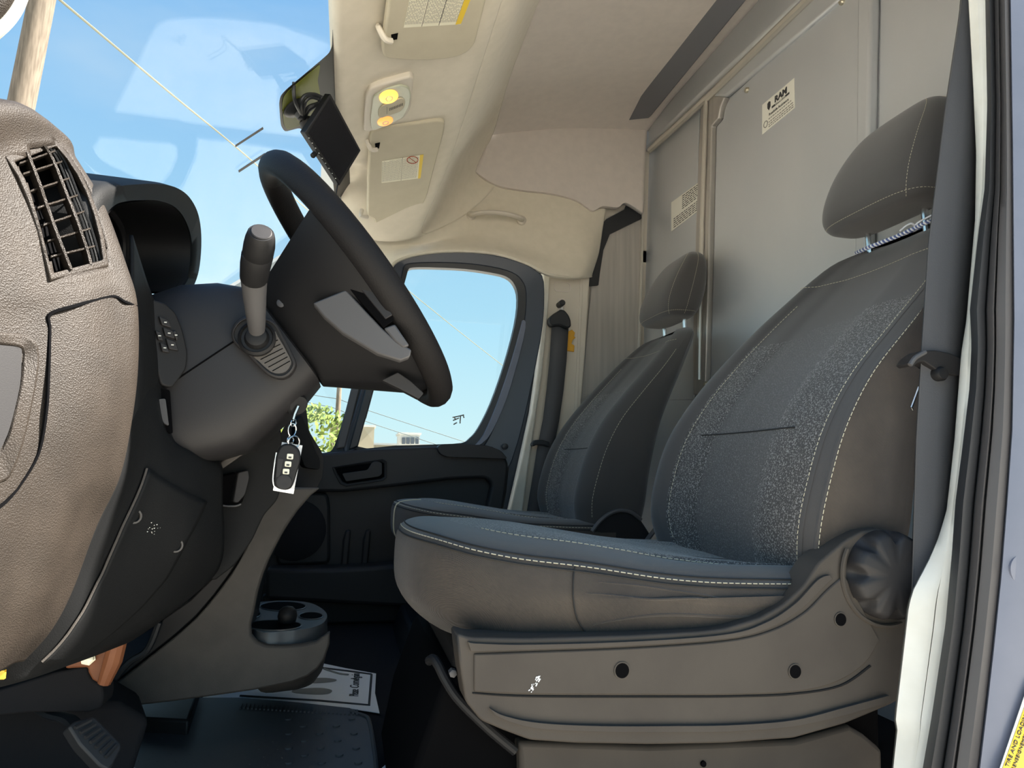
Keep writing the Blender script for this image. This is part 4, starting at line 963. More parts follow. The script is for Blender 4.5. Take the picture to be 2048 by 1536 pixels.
# filler under the column, release pocket
b = MB(); b.prism([aY(x, y, 1.13) for x, y in px_round([(400, 860), (560, 850), (575, 930), (555, 1000), (528, 1030), (505, 1080), (470, 1130), (425, 1165), (400, 1100)], 10, 3)], V(-.06, .30, .0)); b.build('knee_filler', 'dash_black', dash, bevel=.01)
b = MB(); b.prism([aY(x, y, 1.115) for x, y in px_round([(441, 952), (497, 940), (500, 955), (486, 1004), (476, 1012), (446, 1010), (440, 1004)], 4, 3)], V(-.01, .02, 0)); pk_ = b.build('release_pocket', 'void', dash, bevel=.002)
b = MB(); b.prism([aY(x, y, 1.105) for x, y in px_round([(476, 945), (497, 940), (499, 956), (490, 990), (476, 1006), (466, 1004)], 4, 3)], V(-.01, .02, 0)); b.build('release_lever', 'plastic_soft', pk_, bevel=.003)
b = MB(); b.tube(cat([aY(x, y, 1.108) for x, y in [(440, 1002), (446, 1011), (470, 1012), (482, 1008)]], 4), .0014, 6); b.build('pocket_lip', 'plastic_spoke', pk_)
b = MB(); b.prism([aY(x, y, 1.09) for x, y in [(440, 925), (490, 890), (520, 880), (510, 893), (445, 938)]], V(-.01, .03, 0)); b.build('column_bracket', 'plastic_console', dash, bevel=.002)

# ================================================================== STEERING COLUMN
WC = V(0, 1.08, .776); wn = V(.776, 0, .63).normalized(); wv = V(-.63, 0, .776).normalized(); wy = V(0, 1, 0)
def wp(s, a, y): return WC - wn*s + wv*a + wy*y
col_ = root('steering_column', wp(.2, 0, 0), 'black steering column shroud with an indicator stalk', 'steering column')
def rr(s, a0, a1, yh, p=4.5, n=48):
    out = []
    for k in range(n):
        t = 2*math.pi*k/n; c, s_ = math.cos(t), math.sin(t)
        out.append(wp(s, (a0+a1)/2+(a1-a0)/2*math.copysign(abs(s_)**(2/p), s_), yh*math.copysign(abs(c)**(2/p), c)))
    return out
rings = [rr(.128, -.080, .066, .070), rr(.131, -.089, .075, .080), rr(.16, -.097, .103, .088), rr(.20, -.104, .126, .095), rr(.26, -.112, .141, .10), rr(.30, -.098, .146, .102), rr(.38, -.06, .15, .102)]
b = MB(); b.loft(rings); shr = b.build('shroud', 'plastic_soft', col_, smooth=50)
b = MB(); b.tube([wp(.189, .012, -.0945), wp(.25, .011, -.0995), wp(.30, .010, -.1025), wp(.34, .010, -.1025)], .0011, 6); b.build('shroud_joint', 'void', shr)
sl = [(462, 668), (468, 648), (487, 633), (520, 632), (548, 642), (564, 666), (588, 714), (591, 732), (578, 751), (558, 757), (532, 747), (497, 712), (470, 688)]
si = [(467, 669), (473, 652), (490, 639), (520, 638), (545, 647), (559, 669), (582, 716), (585, 731), (574, 746), (558, 751), (535, 742), (501, 708), (475, 686)]
b = MB(); b.ring(cat([aY(x, y, .976) for x, y in sl], 3, True), cat([aY(x, y, .974) for x, y in si], 3, True), (0, .02, 0)); b.build('stalk_surround', 'plastic_soft', shr, bevel=.001)
b = MB(); b.prism(cat([aY(x, y, .978) for x, y in si], 3, True), (0, .01, 0)); b.build('stalk_recess', 'plastic_black', shr)
pl_ = [(500, 702), (545, 664), (555, 672), (579, 714), (582, 729), (572, 743), (558, 747), (541, 743), (517, 722)]
b = MB(); b.prism(cat([aY(x, y, .9765) for x, y in pl_], 2, True), (0, .01, 0)); sg = b.build('slot_plate', 'plastic_console', shr)
for k in range(6):
    t = k/5; x0, y0, x1, y1 = 505+t*40, 704+t*38, 556+t*24, 680+t*42
    b = MB(); b.tube([aY(x0, y0, .9762), aY(x1, y1, .9762)], .0006, 5); b.build('slot_line', 'void', sg)
b = MB(); b.rev(aY(514, 677, .975), V(.0, -1, .15), [(.024, -.004), (.024, .003), (.021, .006), (.0195, .002), (.016, .002), (.013, .010), (.008, .012)], 28); b.build('boot', 'plastic_black', col_)
lev = root('stalk', aY(514, 675, .98)); lev.parent = col_; lev.location = wl(lev)-wl(col_)
path = [aY(514, 676, .985), aY(513, 650, .958), aY(511, 620, .935), aY(509, 588, .915), aY(508, 557, .895)]
b = MB(); b.tube(cat(path, 4), [.0088+(.0158-.0088)*(i/16)**.8 for i in range(17)], 18); b.build('lever', 'plastic_spoke', lev, smooth=50)
b = MB(); b.tube([aY(508, 560, .897), aY(508, 556, .894), aY(511, 530, .876), aY(515, 510, .861), aY(515, 508, .860)], [.0150, .0165, .0176, .0180, .0165], 20); b.build('collar', 'plastic_black', lev)
b = MB(); b.tube([aY(515, 509, .861), aY(516, 506, .858), aY(519, 490, .846), aY(521, 476, .837), aY(522, 468, .831), aY(522.5, 465, .829)], [.0165, .0176, .0176, .0165, .0150, .0135], 22); b.build('end_knob', 'plastic_black', lev)
b = MB(); ax = (aY(522.5, 465, .829)-aY(515, 509, .861)).normalized(); b.rev(aY(522.5, 465, .829), ax, [(.0118, -.003), (.0118, .0012), (.0108, .002), (.003, .0022)], 24); b.build('end_button', 'plastic_soft', lev)
# ignition lock and key
b = MB(); b.rev(aY(592, 808, 1.03), V(.5, -.7, -.3), [(.016, -.03), (.016, .004), (.013, .008), (.006, .008)], 20); b.build('ignition_lock', 'plastic_black', col_)

key = root('car_key', aY(575, 985, 1.02), 'black key fob with three grey buttons hanging from the ignition', 'key')
KY = 1.02
b = MB(); b.tube([aY(586, 842, KY), aY(590, 828, KY), aY(597, 812, KY)], .0022, 6); b.build('key_blade', 'chrome', key)
def kring(cx, cyp, rx, ry, rot, r, nm):
    b = MB(); pts = []
    for k in range(25):
        a = 2*math.pi*k/24; x, y = rx*math.cos(a), ry*math.sin(a)
        pts.append(aY(cx+x*math.cos(rot)-y*math.sin(rot), cyp+x*math.sin(rot)+y*math.cos(rot), KY+.004*math.cos(a)))
    b.tube(pts, r, 6); return b.build(nm, 'chrome', key)
kring(587, 846, 5, 7, .2, .0011, 'ring'); kring(584, 860, 8, 13, .1, .0010, 'ring'); kring(588, 884, 11, 12, .4, .0010, 'ring'); kring(581, 880, 6, 7, 0, .0010, 'ring')
fb = [(560, 893), (574, 887), (590, 891), (599, 903), (600, 920), (593, 945), (585, 970), (576, 979), (562, 979), (550, 973), (547, 962), (550, 940), (551, 915)]
b = MB(); b.prism([aY(x, y, KY-.006) for x, y in px_loop(fb, 3)], (0, .012, 0)); fo = b.build('fob', 'plastic_black', key, bevel=.003, seg=3)
for x, y in ((580, 913), (576, 928), (572, 943)):
    b = MB(); b.prism([aY(x0, y0, KY-.0075) for x0, y0 in px_round([(x-6, y-6), (x+7, y-5), (x+6, y+6), (x-7, y+5)], 2, 2)], (0, .003, 0)); bt = b.build('fob_button', 'label_cream', fo, bevel=.0005)
    b = MB(); b.prism([aY(x0, y0, KY-.0082) for x0, y0 in [(x-3, y), (x+3, y+.4), (x+2.6, y+3.8), (x-3.2, y+3.4)]], (0, .001, 0)); b.build('padlock_symbol', 'ink', bt, smooth=0)
b = MB(); b.rev(aY(568, 964, KY-.0068), (0, -1, 0), [(.0098, -.001), (.0098, .0012), (.0085, .0014), (.002, .0008)], 20); b.build('panic_button', 'plastic_soft', fo)
b = MB(); b.prism([aY(x, y, KY-.007) for x, y in [(556, 917), (567, 918), (559, 955), (552, 954)]], (0, .002, 0)); b.build('blade_slot', 'plastic_soft', fo)
b = MB(); b.tube(cat([aY(x, y, KY-.002) for x, y in [(553, 905), (549, 930), (546, 958), (548, 972)]], 4), .0014, 6); b.build('fob_rim', 'chrome', fo)
tg = root('key_tag', aY(575, 985, KY+.012), 'clear and white plastic tag hanging behind the key fob', 'tag')
b = MB(); b.prism([aY(x, y, KY+.010) for x, y in [(564, 884), (605, 891), (587, 987), (546, 980)]], (0, .0012, 0)); b.build('card', 'paper', tg, smooth=0)
b = MB(); b.prism([aY(x, y, KY+.009) for x, y in [(546, 981), (548, 971), (589, 978), (587, 988)]], (0, .001, 0)); b.build('sleeve_edge', 'chrome', tg, smooth=0)

# ================================================================== STEERING WHEEL
sw_ = root('steering_wheel', wp(.0, -.2, 0), 'black steering wheel seen from behind with a grey spoke cover', 'steering wheel')
R_ = .206
b = MB(); rings = []
for k in range(72):
    t = 2*math.pi*k/72; c = wp(0, R_*math.cos(t), R_*math.sin(t)); rad = (wv*math.cos(t)+wy*math.sin(t)); rg = []
    for q in range(14):
        a = 2*math.pi*q/14; rg.append(c+rad*.0175*math.cos(a)+wn*.0195*math.sin(a))
    rings.append(rg)
rings.append(rings[0]); b.loft(rings, cap=False); b.build('rim', 'rim_leather', sw_, smooth=80)
def hubring(s, a_top, a_bot, rad, flat):
    """outline of the hub and its spokes at depth s behind the rim"""
    near = []
    t0, t1 = math.acos(max(-1, min(1, a_top/rad))), math.acos(max(-1, min(1, a_bot/rad)))
    for k in range(25):
        t = t0+(t1-t0)*k/24; near.append((rad*math.cos(t), -rad*math.sin(t)*flat))
    bot = [(near[-1][0]-.004*math.sin(math.pi*k/9), near[-1][1]*(1-2*k/9)) for k in range(1, 9)]
    far = [(a, -y) for a, y in near[::-1]]
    tp = [(near[0][0]-.012*math.sin(math.pi*k/9), -near[0][1]*(1-2*k/9)) for k in range(1, 9)]
    return [wp(s, a, y) for a, y in near+bot+far+tp]
def mixr(A, B_, t): return [p.lerp(q, t) for p, q in zip(A, B_)]
h0 = hubring(.004, .078, -.185, .200, 1.0)
h1 = hubring(.018, .078, -.180, .198, .97)
h2 = hubring(.128, .058, -.090, .105, .66)
rings = [h0, h1, mixr(h1, h2, .35), mixr(h1, h2, .7), mixr(h1, h2, .95), h2]
b = MB(); b.loft(rings); hub = b.build('hub_cover', 'plastic_black', sw_, smooth=50)
b = MB(); b.rev(wp(-.01, 0, 0), wn, [(.085, -.012), (.085, .0), (.075, .018), (.05, .026), (.01, .028)], 36); b.build('airbag_pad', 'plastic_soft', sw_)
gs = [(626, 606), (692, 579), (728, 618), (763, 655), (793, 683), (823, 699), (820, 714), (801, 721), (755, 707), (686, 666), (648, 633)]
def gy(x): return .940-.00028*(x-626)
b = MB(); b.prism([aY(x, y, gy(x)-.006) for x, y in gs], V(-.0, .02, .0)); b.build('spoke_cover', 'plastic_spoke', sw_, bevel=.002)
b = MB(); b.prism([aY(x, y, gy(x)-.009) for x, y in [(695, 573), (716, 537), (730, 551), (757, 587), (783, 622), (788, 640), (768, 655)]], V(0, .02, 0)); b.build('switch_opening', 'void', sw_, bevel=.001)
b = MB(); b.prism([aY(x, y, gy(x)-.012) for x, y in [(716, 540), (729, 552), (757, 588), (783, 625), (785, 630), (771, 638), (707, 560)]], V(0, .012, 0)); b.build('switch_back', 'plastic_soft', sw_, bevel=.001)
b = MB(); b.prism([aY(x, y, gy(x)-.008) for x, y in [(768, 656), (790, 648), (806, 672), (819, 691), (806, 695), (790, 682)]], V(0, .012, 0)); b.build('spoke_inner', 'plastic_spoke', sw_, bevel=.002)
b = MB(); b.rev(aY(564, 606, .995), V(-.3, -.9, 0), [(.0065, -.004), (.0065, .003), (.004, .004), (.001, .004)], 14); b.build('screw', 'plastic_spoke', sw_)
b = MB(); b.prism([aY(x, y, .975) for x, y in px_round([(763, 760), (796, 744), (822, 762), (848, 786), (838, 798), (800, 778)], 3, 2)], V(0, .02, 0)); b.build('lower_ledge', 'plastic_soft', sw_, bevel=.003)

# ================================================================== CENTRE CONSOLE
con = root('centre_console', V(-.15, 1.6, 0), 'grey-brown console side panel running from the dashboard to the floor', 'console')
CYY = 1.42
cs = [(528, 985), (575, 975), (640, 976), (620, 992), (595, 1021), (572, 1054), (554, 1086), (538, 1118), (526, 1148), (515, 1185), (509, 1216), (501, 1250), (502, 1271), (513, 1284), (533, 1292), (565, 1293), (598, 1291), (632, 1284), (660, 1264), (659, 1290), (649, 1319), (635, 1338), (615, 1353), (585, 1365), (547, 1373), (500, 1382), (444, 1390), (342, 1404), (219, 1418), (219, 1374), (262, 1342), (308, 1305), (352, 1270), (393, 1233), (430, 1190), (461, 1148), (490, 1098), (513, 1045)]
b = MB(); b.prism([aY(x, y, CYY) for x, y in cs], (0, .02, 0)); cb = b.build('side_panel', 'plastic_console', con, bevel=.004)
b = MB(); bk_ = [(528, 985), (600, 1000), (575, 1040), (545, 1090), (518, 1148), (500, 1216), (492, 1260), (500, 1290), (560, 1300), (640, 1290), (640, 1325), (600, 1350), (444, 1382), (219, 1405), (219, 1374), (308, 1310), (461, 1155)]
b.prism([aY(x, y, CYY+.015) for x, y in bk_], (0, .20, 0)); b.build('body', 'plastic_black', con)
b = MB(); b.prism([aY(x, y, CYY+.004) for x, y in [(513, 1045), (490, 1098), (461, 1148), (430, 1190), (393, 1233), (352, 1270), (308, 1305), (262, 1342), (219, 1372), (225, 1355), (262, 1325), (300, 1285), (325, 1238), (380, 1200), (440, 1140), (480, 1085), (500, 1040)]], (0, .02, 0)); b.build('inner_panel', 'plastic_soft', con, bevel=.003)
b = MB(); b.tube(cat([aY(x, y, CYY-.001) for x, y in [(513, 1045), (490, 1098), (461, 1148), (393, 1233), (308, 1305), (219, 1373)]], 5), .0014, 6); b.build('panel_joint', 'void', con)
for ln in ([(222, 1368), (240, 1345), (262, 1322), (290, 1305), (305, 1280), (318, 1245)],):
    b = MB(); b.tube(cat([aY(x, y, CYY-.02) for x, y in ln], 5), .006, 8); b.build('cable', 'gasket', con)
# bowed nose of the console with the cup tray
TZ = .195
to = [(494, 1230), (506, 1207), (540, 1202), (581, 1201), (618, 1205), (640, 1214), (654, 1227), (652, 1240), (640, 1250), (612, 1258), (575, 1262), (513, 1263)]
tl3 = cat([aZ(x, y, TZ) for x, y in to], 4, True)
b = MB(); cen = sum(tl3, V(0, 0, 0))/len(tl3)
def sc3(l, k, dz): return [cen+(p-cen)*k+V(0, 0, dz) for p in l]
b.loft([sc3(tl3, .55, -.125), sc3(tl3, .80, -.118), sc3(tl3, .95, -.10), sc3(tl3, 1.02, -.075), sc3(tl3, 1.035, -.045)]); b.build('nose', 'plastic_console', con, smooth=50)
b = MB(); b.loft([sc3(tl3, .99, -.046), sc3(tl3, 1.03, -.040), sc3(tl3, 1.0, -.006), sc3(tl3, .99, 0.0), sc3(tl3, .955, .0)]); tray = b.build('cup_tray', 'plastic_tray', con, smooth=50)
for cx, cyp, rx, ry in ((566, 1213, 46, 9), (622, 1232, 24, 7), (548, 1251, 55, 10), (505, 1228, 16, 8)):
    pts = [aZ(cx+rx*math.cos(a), cyp+ry*math.sin(a), TZ+.0008) for a in [2*math.pi*k/28 for k in range(28)]]
    b = MB(); b.prism(pts, V(0, 0, .0008)); b.build('cup_hole', 'void', tray)
    b = MB(); b.tube(pts+[pts[0]], .0016, 6); b.build('hole_rim', 'plastic_tray', tray)
b = MB(); kb = aZ(574, 1246, TZ); b.rev(kb, (0, 0, 1), [(.012, -.01), (.017, .004), (.019, .014), (.017, .024), (.010, .031), (.002, .033)], 20); b.build('knob', 'plastic_black', tray, smooth=70)

# ================================================================== PEDAL, UNDER-DASH METAL
ped = root('brake_pedal', aY(190, 1530, 1.12), 'black rubber brake pedal with raised ribs below the dashboard', 'pedal')
pd_ = [(137, 1453), (150, 1441), (183, 1432), (192, 1434), (243, 1486), (244, 1496), (226, 1532), (216, 1540), (200, 1532), (160, 1490)]
def pedp(x, y, o=0): return aP(x, y, aY(190, 1485, 1.12-o), V(.55, -.55, .55))
b = MB(); b.prism([pedp(x, y) for x, y in px_round(pd_, 5, 3)], V(-.012, .012, -.012)); pad = b.build('pad', 'rubber', ped, bevel=.003)
for k in range(7):
    t = k/6; b = MB(); b.tube([pedp(150+t*62, 1456+t*58, .003), pedp(182+t*52, 1440+t*50, .003)], .0028, 6); b.build('rib', 'rubber', pad)
b = MB(); b.tube(cat([pedp(165, 1470, -.012), aY(140, 1440, 1.17), aY(95, 1425, 1.2), aY(40, 1380, 1.25), aY(20, 1300, 1.3)], 5), .011, 8, flat=.5); b.build('arm', 'gasket', ped)
br_ = root('steel_bracket', aY(180, 1370, 1.16), 'rust-brown painted steel bracket under the dashboard with a zinc bolt', 'bracket')
b = MB(); b.prism([aY(x, y, 1.17) for x, y in [(130, 1320), (239, 1270), (239, 1290), (228, 1330), (217, 1364), (206, 1372), (184, 1360), (176, 1345), (175, 1335), (130, 1338)]], V(0, .02, 0)); b.build('plate', 'rust', br_, bevel=.003)
b = MB(); b.tube([aY(238, 1275, 1.16), aY(226, 1320, 1.16), aY(208, 1366, 1.165)], [.012, .013, .009], 10); b.build('rolled_edge', 'rust', br_)
b = MB(); b.rev(aY(176, 1316, 1.165), V(.1, -1, .1), [(.0105, -.006), (.0105, .001), (.0085, .001), (.0085, .007), (.002, .008)], 6); b.build('bolt', 'zinc', br_, smooth=0)
b = MB(); b.prism([aY(x, y, 1.18) for x, y in px_round([(-80, 1385), (0, 1380), (110, 1345), (176, 1332), (180, 1356), (205, 1373), (207, 1395), (203, 1415), (180, 1425), (60, 1425), (-80, 1440)], 6, 2)], V(0, .05, 0))
tag(b.build('footwell_lining', 'carpet', bevel=.004), 'black carpet lining panel under the dashboard above the brake pedal', 'carpet')
b = MB(); b.prism([aY(x, y, 1.25) for x, y in [(-80, 1420), (60, 1410), (240, 1405), (300, 1440), (250, 1600), (-80, 1600)]], V(-.05, .14, .0)); tag(b.build('footrest', 'carpet', bevel=.01), 'black footwell rubber behind the brake pedal', 'floor covering')
b = MB(); b.prism([aZ(x, y, .0) for x, y in [(240, 1472), (375, 1480), (400, 1400), (230, 1410)]], V(0, 0, .035)); tag(b.build('console_foot', 'plastic_soft', bevel=.005), 'low black plastic foot of the console standing on the floor mat', 'console foot')

# ================================================================== FLOOR MATS
mz = .008
fm = root('floor_mat', aZ(600, 1500, 0), 'black ribbed rubber floor mat in front of the driver seat', 'floor mat')
mo = [(230, 1440), (380, 1402), (479, 1402), (600, 1412), (700, 1423), (738, 1440), (746, 1490), (752, 1545), (760, 1750), (60, 1750), (150, 1560)]
b = MB(); b.prism([aZ(x, y, .001) for x, y in mo], V(0, 0, mz)); ms = b.build('sheet', 'mat_rubber', fm, bevel=.003)
b = MB(); b.tube(cat([aZ(x, y, mz+.002) for x, y in [(700, 1424), (730, 1432), (739, 1445), (747, 1490), (753, 1545), (760, 1750)]], 4), .004, 6); b.build('raised_edge', 'mat_rubber', fm)
for i in range(30):   # ribbed band along the far edge
    x = 482+i*8; y = 1408+.06*(x-482)
    b = MB(); b.box(aZ(x, y+4, mz+.002), (.0035, .03, .004)); b.build('rib', 'mat_rubber', fm)
pm = None
cols_ = [(577, 0), (606, 14), (637, 0), (671, 14), (704, 0)]
for cx, oy in cols_:
    for k in range(4):
        y = 1438+oy+k*29; x = cx+(y-1440)*.08+ (cx-640)*(y-1440)*.001
        c0 = aZ(x, y, mz)
        if pm is None:
            l = [V(sx_*.0065+ (0), sy*.011, 0) for sx_, sy in ((-1, -1), (1, -1), (1, 1), (-1, 1))]; l = rnd(l, .006, 3)
            b = MB(); b.prism([p+c0 for p in l], V(0, 0, .0035)); pm = b.build('tread_pad', 'mat_rubber', fm); pc = c0
        else:
            q = pm.copy(); COL.objects.link(q); q.parent = fm; q.location = c0-pc
b = MB()
for r in range(7):
    for c in range(9):
        p = aZ(250+c*37+r*9, 1475+r*16+c*1.2, mz); b.rev(p, (0, 0, 1), [(.0016, 0), (.0012, .0014), (.0003, .0018)], 6)
b.build('tread_dots', 'plastic_spoke', fm, kind='stuff')
# paper mats
pz = .004
def paper(name, pts, lb, z=pz, grp='paper floor mats'):
    r = root(name, aZ(pts[0][0], pts[0][1], z), lb, 'paper mat', grp)
    b = MB(); b.prism([aZ(x, y, z) for x, y in pts], V(0, 0, .0012)); s = b.build('sheet', 'paper', r, smooth=0); return r, s
pr1, sh1 = paper('paper_mat', [(400, 1398), (520, 1350), (643, 1327), (690, 1337), (752, 1348), (750, 1387), (759, 1427), (701, 1418), (560, 1402), (451, 1396)], 'white paper floor mat with printed shoe soles and script lettering beyond the console')
def pq(x, y): return aZ(x, y, pz+.0018)
b = MB(); b.tube([pq(643, 1336), pq(700, 1343), pq(743, 1349), pq(738, 1411), pq(640, 1402), pq(480, 1392)], .0028, 4); b.build('printed_border', 'ink', sh1)
for sole in ([(600, 1362), (625, 1357), (650, 1356), (672, 1359), (668, 1363), (640, 1366), (605, 1366)], [(585, 1381), (610, 1377), (640, 1376), (660, 1379), (664, 1383), (655, 1388), (630, 1389), (590, 1386)]):
    b = MB(); b.prism(cat([pq(x, y) for x, y in sole], 3, True), V(0, 0, .0004)); b.build('printed_sole', 'ink_grey', sh1, smooth=0)
b = MB(); b.tube(cat([pq(x, y) for x, y in [(648, 1338), (660, 1342), (680, 1348), (697, 1350)]], 4), .003, 5); b.build('printed_curve', 'ink_grey', sh1)
t0, t1 = pq(708, 1397), pq(712, 1346); td = t1-t0; tn = pq(680, 1390)-pq(716, 1392)
for word, u, sz in (('Please', .20, 1.0), ('Come', .56, 1.0), ('Again', .84, 1.0)):
    text(word, 'lettering', 'ink', sh1, t0+td*u, td, tn, tn.length*.72, shear=.35, sx=td.length*.30/(tn.length*.72*len(word)*.5), label='black script lettering')
paper('paper_mat', [(205, 1520), (300, 1545), (330, 1640), (190, 1640)], 'torn edge of white paper mat beside the brake pedal', .012)
paper('paper_mat', [(755, 1545), (783, 1520), (800, 1519), (815, 1540), (830, 1640), (760, 1640)], 'white paper corner sticking out at the driver seat foot', .012)
# ================================================================== OVERHEAD: visors, lamp, monitor
SN = V(-.30, .012, 1.0).normalized()
def sh(px, py, d=.02): return aP(px, py, shelf(0, 1.7, d), SN)
SN2 = V(-.30, .155, 1.0).normalized()
def sh2(px, py, d=.02): return aP(px, py, V(.1, 1.87, 1.452-d), SN2)
def visor(name, pts, lb, lab, band, clip, lines, sh, SN):
    r = root(name, sh(*pts[0]), lb, 'sun visor')
    L = rnd([sh(x, y, .034) for x, y in pts], .018, 4)
    b = MB(); b.prism(L, V(-.005, 0, .020)); p = b.build('panel', 'visor', r, bevel=.005, seg=3)
    def q(x, y, e=0): return sh(x, y, .0345+e)
    b = MB(); b.prism([q(x, y) for x, y in lab], SN*-.0006); lbl = b.build('warning_label', 'label_cream', p, smooth=0)
    b = MB(); b.prism([q(x, y, .0008) for x, y in band], SN*-.0005); b.build('yellow_band', 'label_yellow', lbl, smooth=0)
    b = MB()
    A_, B_, C_, D_ = [V(x, y, 0) for x, y in lab]      # corners: start-left, end-left, end-right, start-right of the text block
    for i in range(lines[0]):
        t = (i+.7)/(lines[0]+.4)*lines[1]
        if any(abs(t-g) < .012 for g in lines[2]): continue
        u = .05
        while u < .93:
            d = random.uniform(.03, .10)
            def at(tt, uu): a = A_.lerp(B_, uu); c = D_.lerp(C_, uu); return a.lerp(c, tt)
            e_ = min(u+d, .95); w_ = .33/(lines[0]+.4)
            P4 = [at(t-w_*.5, u), at(t+w_*.5, u), at(t+w_*.5, e_), at(t-w_*.5, e_)]
            b.prism([q(p.x, p.y, .0009) for p in P4], SN*-.0004); u = e_+.02
    b.build('small_print', 'ink_light', lbl, smooth=0, kind='stuff')
    for g in lines[2]:
        a, c = A_.lerp(D_, g), B_.lerp(C_, g); b = MB(); b.tube([q(a.x, a.y, .001), q(c.x, c.y, .001)], .0005, 4); b.build('rule', 'ink', lbl)
    c0, c1, c2 = clip
    b = MB(); b.tube(cat([sh(*c0, .002), sh(c0[0]+1, c0[1]+4, .02), sh(*c1, .040), sh(*c2, .040)], 4), [.0065]*13, 8, flat=1.0); b.build('hinge_arm', 'trim_beige', r)
    return r, p, lbl, q
dv, dvp, dl, q = visor('sun_visor', [(785, -120), (778, 0), (770, 60), (764, 100), (768, 117), (810, 121), (855, 122), (905, 117), (932, 108), (950, 90), (973, 0), (992, -120)],
    'beige sun visor above the driver with large white and yellow label', [(807, 55), (830, -60), (962, -60), (921, 48)], [(911, 49), (950, -60), (964, -60), (922, 47)], ((757, 52), (770, 78), (783, 82)), (34, .92, (.32, .62)), sh, SN)
b = MB(); b.prism([q(x, y) for x, y in [(782, 69), (796, 66), (794, 78), (783, 80)]], SN*-.001); b.build('hinge_slot', 'void', dvp, smooth=0)
pv, pvp, pl2, q = visor('sun_visor', [(741, 264), (790, 253), (875, 242), (890, 244), (889, 262), (872, 325), (855, 390), (842, 420), (821, 439), (785, 448), (752, 453), (748, 437), (735, 432), (736, 359)],
    'beige sun visor above the passenger seat with small white and yellow label', [(763, 366), (764, 322), (847, 309), (841, 356)], [(836, 357), (840, 310), (847, 309), (841, 356)], ((733, 277), (742, 298), (754, 299)), (26, .90, (.50,)), sh2, SN2)
b = MB(); b.prism([q(x, y) for x, y in [(750, 287), (760, 285), (758, 296), (751, 298)]], SN*-.001); b.build('hinge_slot', 'void', pvp, smooth=0)
b = MB(); cc = q(825, 320, .0014); b.tube([q(825+11*math.cos(a), 320+7*math.sin(a), .0014) for a in [2*math.pi*k/20 for k in range(21)]], .0012, 5); b.build('warning_ring', 'ink_red', pl2)
b = MB(); b.tube([q(818, 315, .0014), q(832, 325, .0014)], .001, 5); b.build('warning_bar', 'ink_red', pl2)
b = MB(); b.tube(cat([sh2(724, 420, .004), sh2(722, 432, .03), sh2(735, 434, .03)], 3), .007, 8); b.build('end_pin', 'trim_beige', pv)

lp = root('overhead_lamp', sh(777, 215, .03), 'overhead reading lamp panel with two lit amber lenses', 'lamp')
hs = [(731, 193), (738, 180), (760, 171), (800, 159), (820, 154), (827, 159), (824, 190), (821, 218), (812, 234), (790, 245), (750, 262), (727, 264), (728, 230)]
b = MB(); b.prism([sh(x, y, .018) for x, y in px_round(hs, 6, 3)], V(0, 0, .03)); hsg = b.build('housing', 'trim_beige', lp, bevel=.005, seg=3)
bz = [(746, 194), (770, 180), (800, 171), (818, 176), (822, 190), (819, 212), (806, 236), (775, 252), (743, 261), (741, 240)]
b = MB(); b.prism([sh(x, y, .023) for x, y in px_round(bz, 6, 3)], V(0, 0, .006)); b.build('bezel', 'lamp_bezel', lp, bevel=.002)
def lens(cx, cyp, rx, ry, mt, rot=-.25):
    pts = []
    for k in range(28):
        a = 2*math.pi*k/28; x, y = rx*math.cos(a), ry*math.sin(a); pts.append((cx+x*math.cos(rot)-y*math.sin(rot), cyp+x*math.sin(rot)+y*math.cos(rot)))
    P0 = [sh(x, y, .022) for x, y in pts]; c = sum(P0, V(0, 0, 0))/28
    b = MB(); b.loft([P0, [p-SN*.003 for p in P0], [c+(p-c)*.8-SN*.0055 for p in P0], [c+(p-c)*.3-SN*.0065 for p in P0]]); o = b.build('lens', mt, lp, smooth=60)
    b = MB(); b.tube([c+(p-c)*.35-SN*.007 for p in P0]+[c+(P0[0]-c)*.35-SN*.007], .0012, 5); b.build('lens_ring', 'trim_beige', o)
lens(777, 192, 19, 13, 'lamp_amber'); lens(770, 241, 16, 8.5, 'lamp_amber_dim')
pb = [(757, 222), (762, 213), (800, 197), (808, 198), (811, 206), (808, 216), (800, 224), (762, 237), (756, 233)]
b = MB(); b.prism([sh(x, y, .026) for x, y in px_round(pb, 4, 3)], V(0, 0, .004)); sb_ = b.build('switch_bar', 'visor', lp, bevel=.002)
for k in range(9):
    x, y = 780+k*3.1, 219-k*1.2; b = MB(); b.tube([sh(x, y-2.6, .0265), sh(x-.6, y+2.2, .0265)], .0008, 4); b.build('slot', 'ink', sb_)
b = MB(); b.tube([sh(774, 214, .0265), sh(774, 228, .0265)], .0006, 4); b.build('rule', 'ink_grey', sb_)

# ---- monitor on the windscreen
mn = V(.55, -.75, -.36).normalized(); mc = aY(666, 282, 1.60)
def mo_(px, py, o=0): return aP(px, py, mc+mn*o, mn)
mon = root('monitor', mo_(679, 371), 'small black rear-view monitor mounted on the windscreen', 'monitor')
fc = [(661, 187), (722, 301), (679, 372), (610, 265)]
b = MB(); b.prism([mo_(x, y) for x, y in fc], -mn*.024); mb_ = b.build('case', 'plastic_black', mon, bevel=.002)
b = MB(); b.prism([mo_(x, y, .0006) for x, y in [(660, 196), (717, 300), (679, 361), (617, 266)]], mn*.0005); b.build('display', 'screen', mon, smooth=0)
for k in range(9):
    t = (k+.6)/9.5; x, y = 614+t*63, 270+t*96; b = MB(); b.box(mo_(x, y, .0012), (.0025, .001, .001)); b.build('button_mark', 'label_white', mb_, smooth=0)
b = MB(); b.rev(mo_(628, 309, -.012), V(-.5, -.3, -.8), [(.006, -.004), (.006, .006), (.004, .008), (.001, .008)], 14); b.build('knob', 'plastic_black', mon)
jb = ws(588, 215, .006)
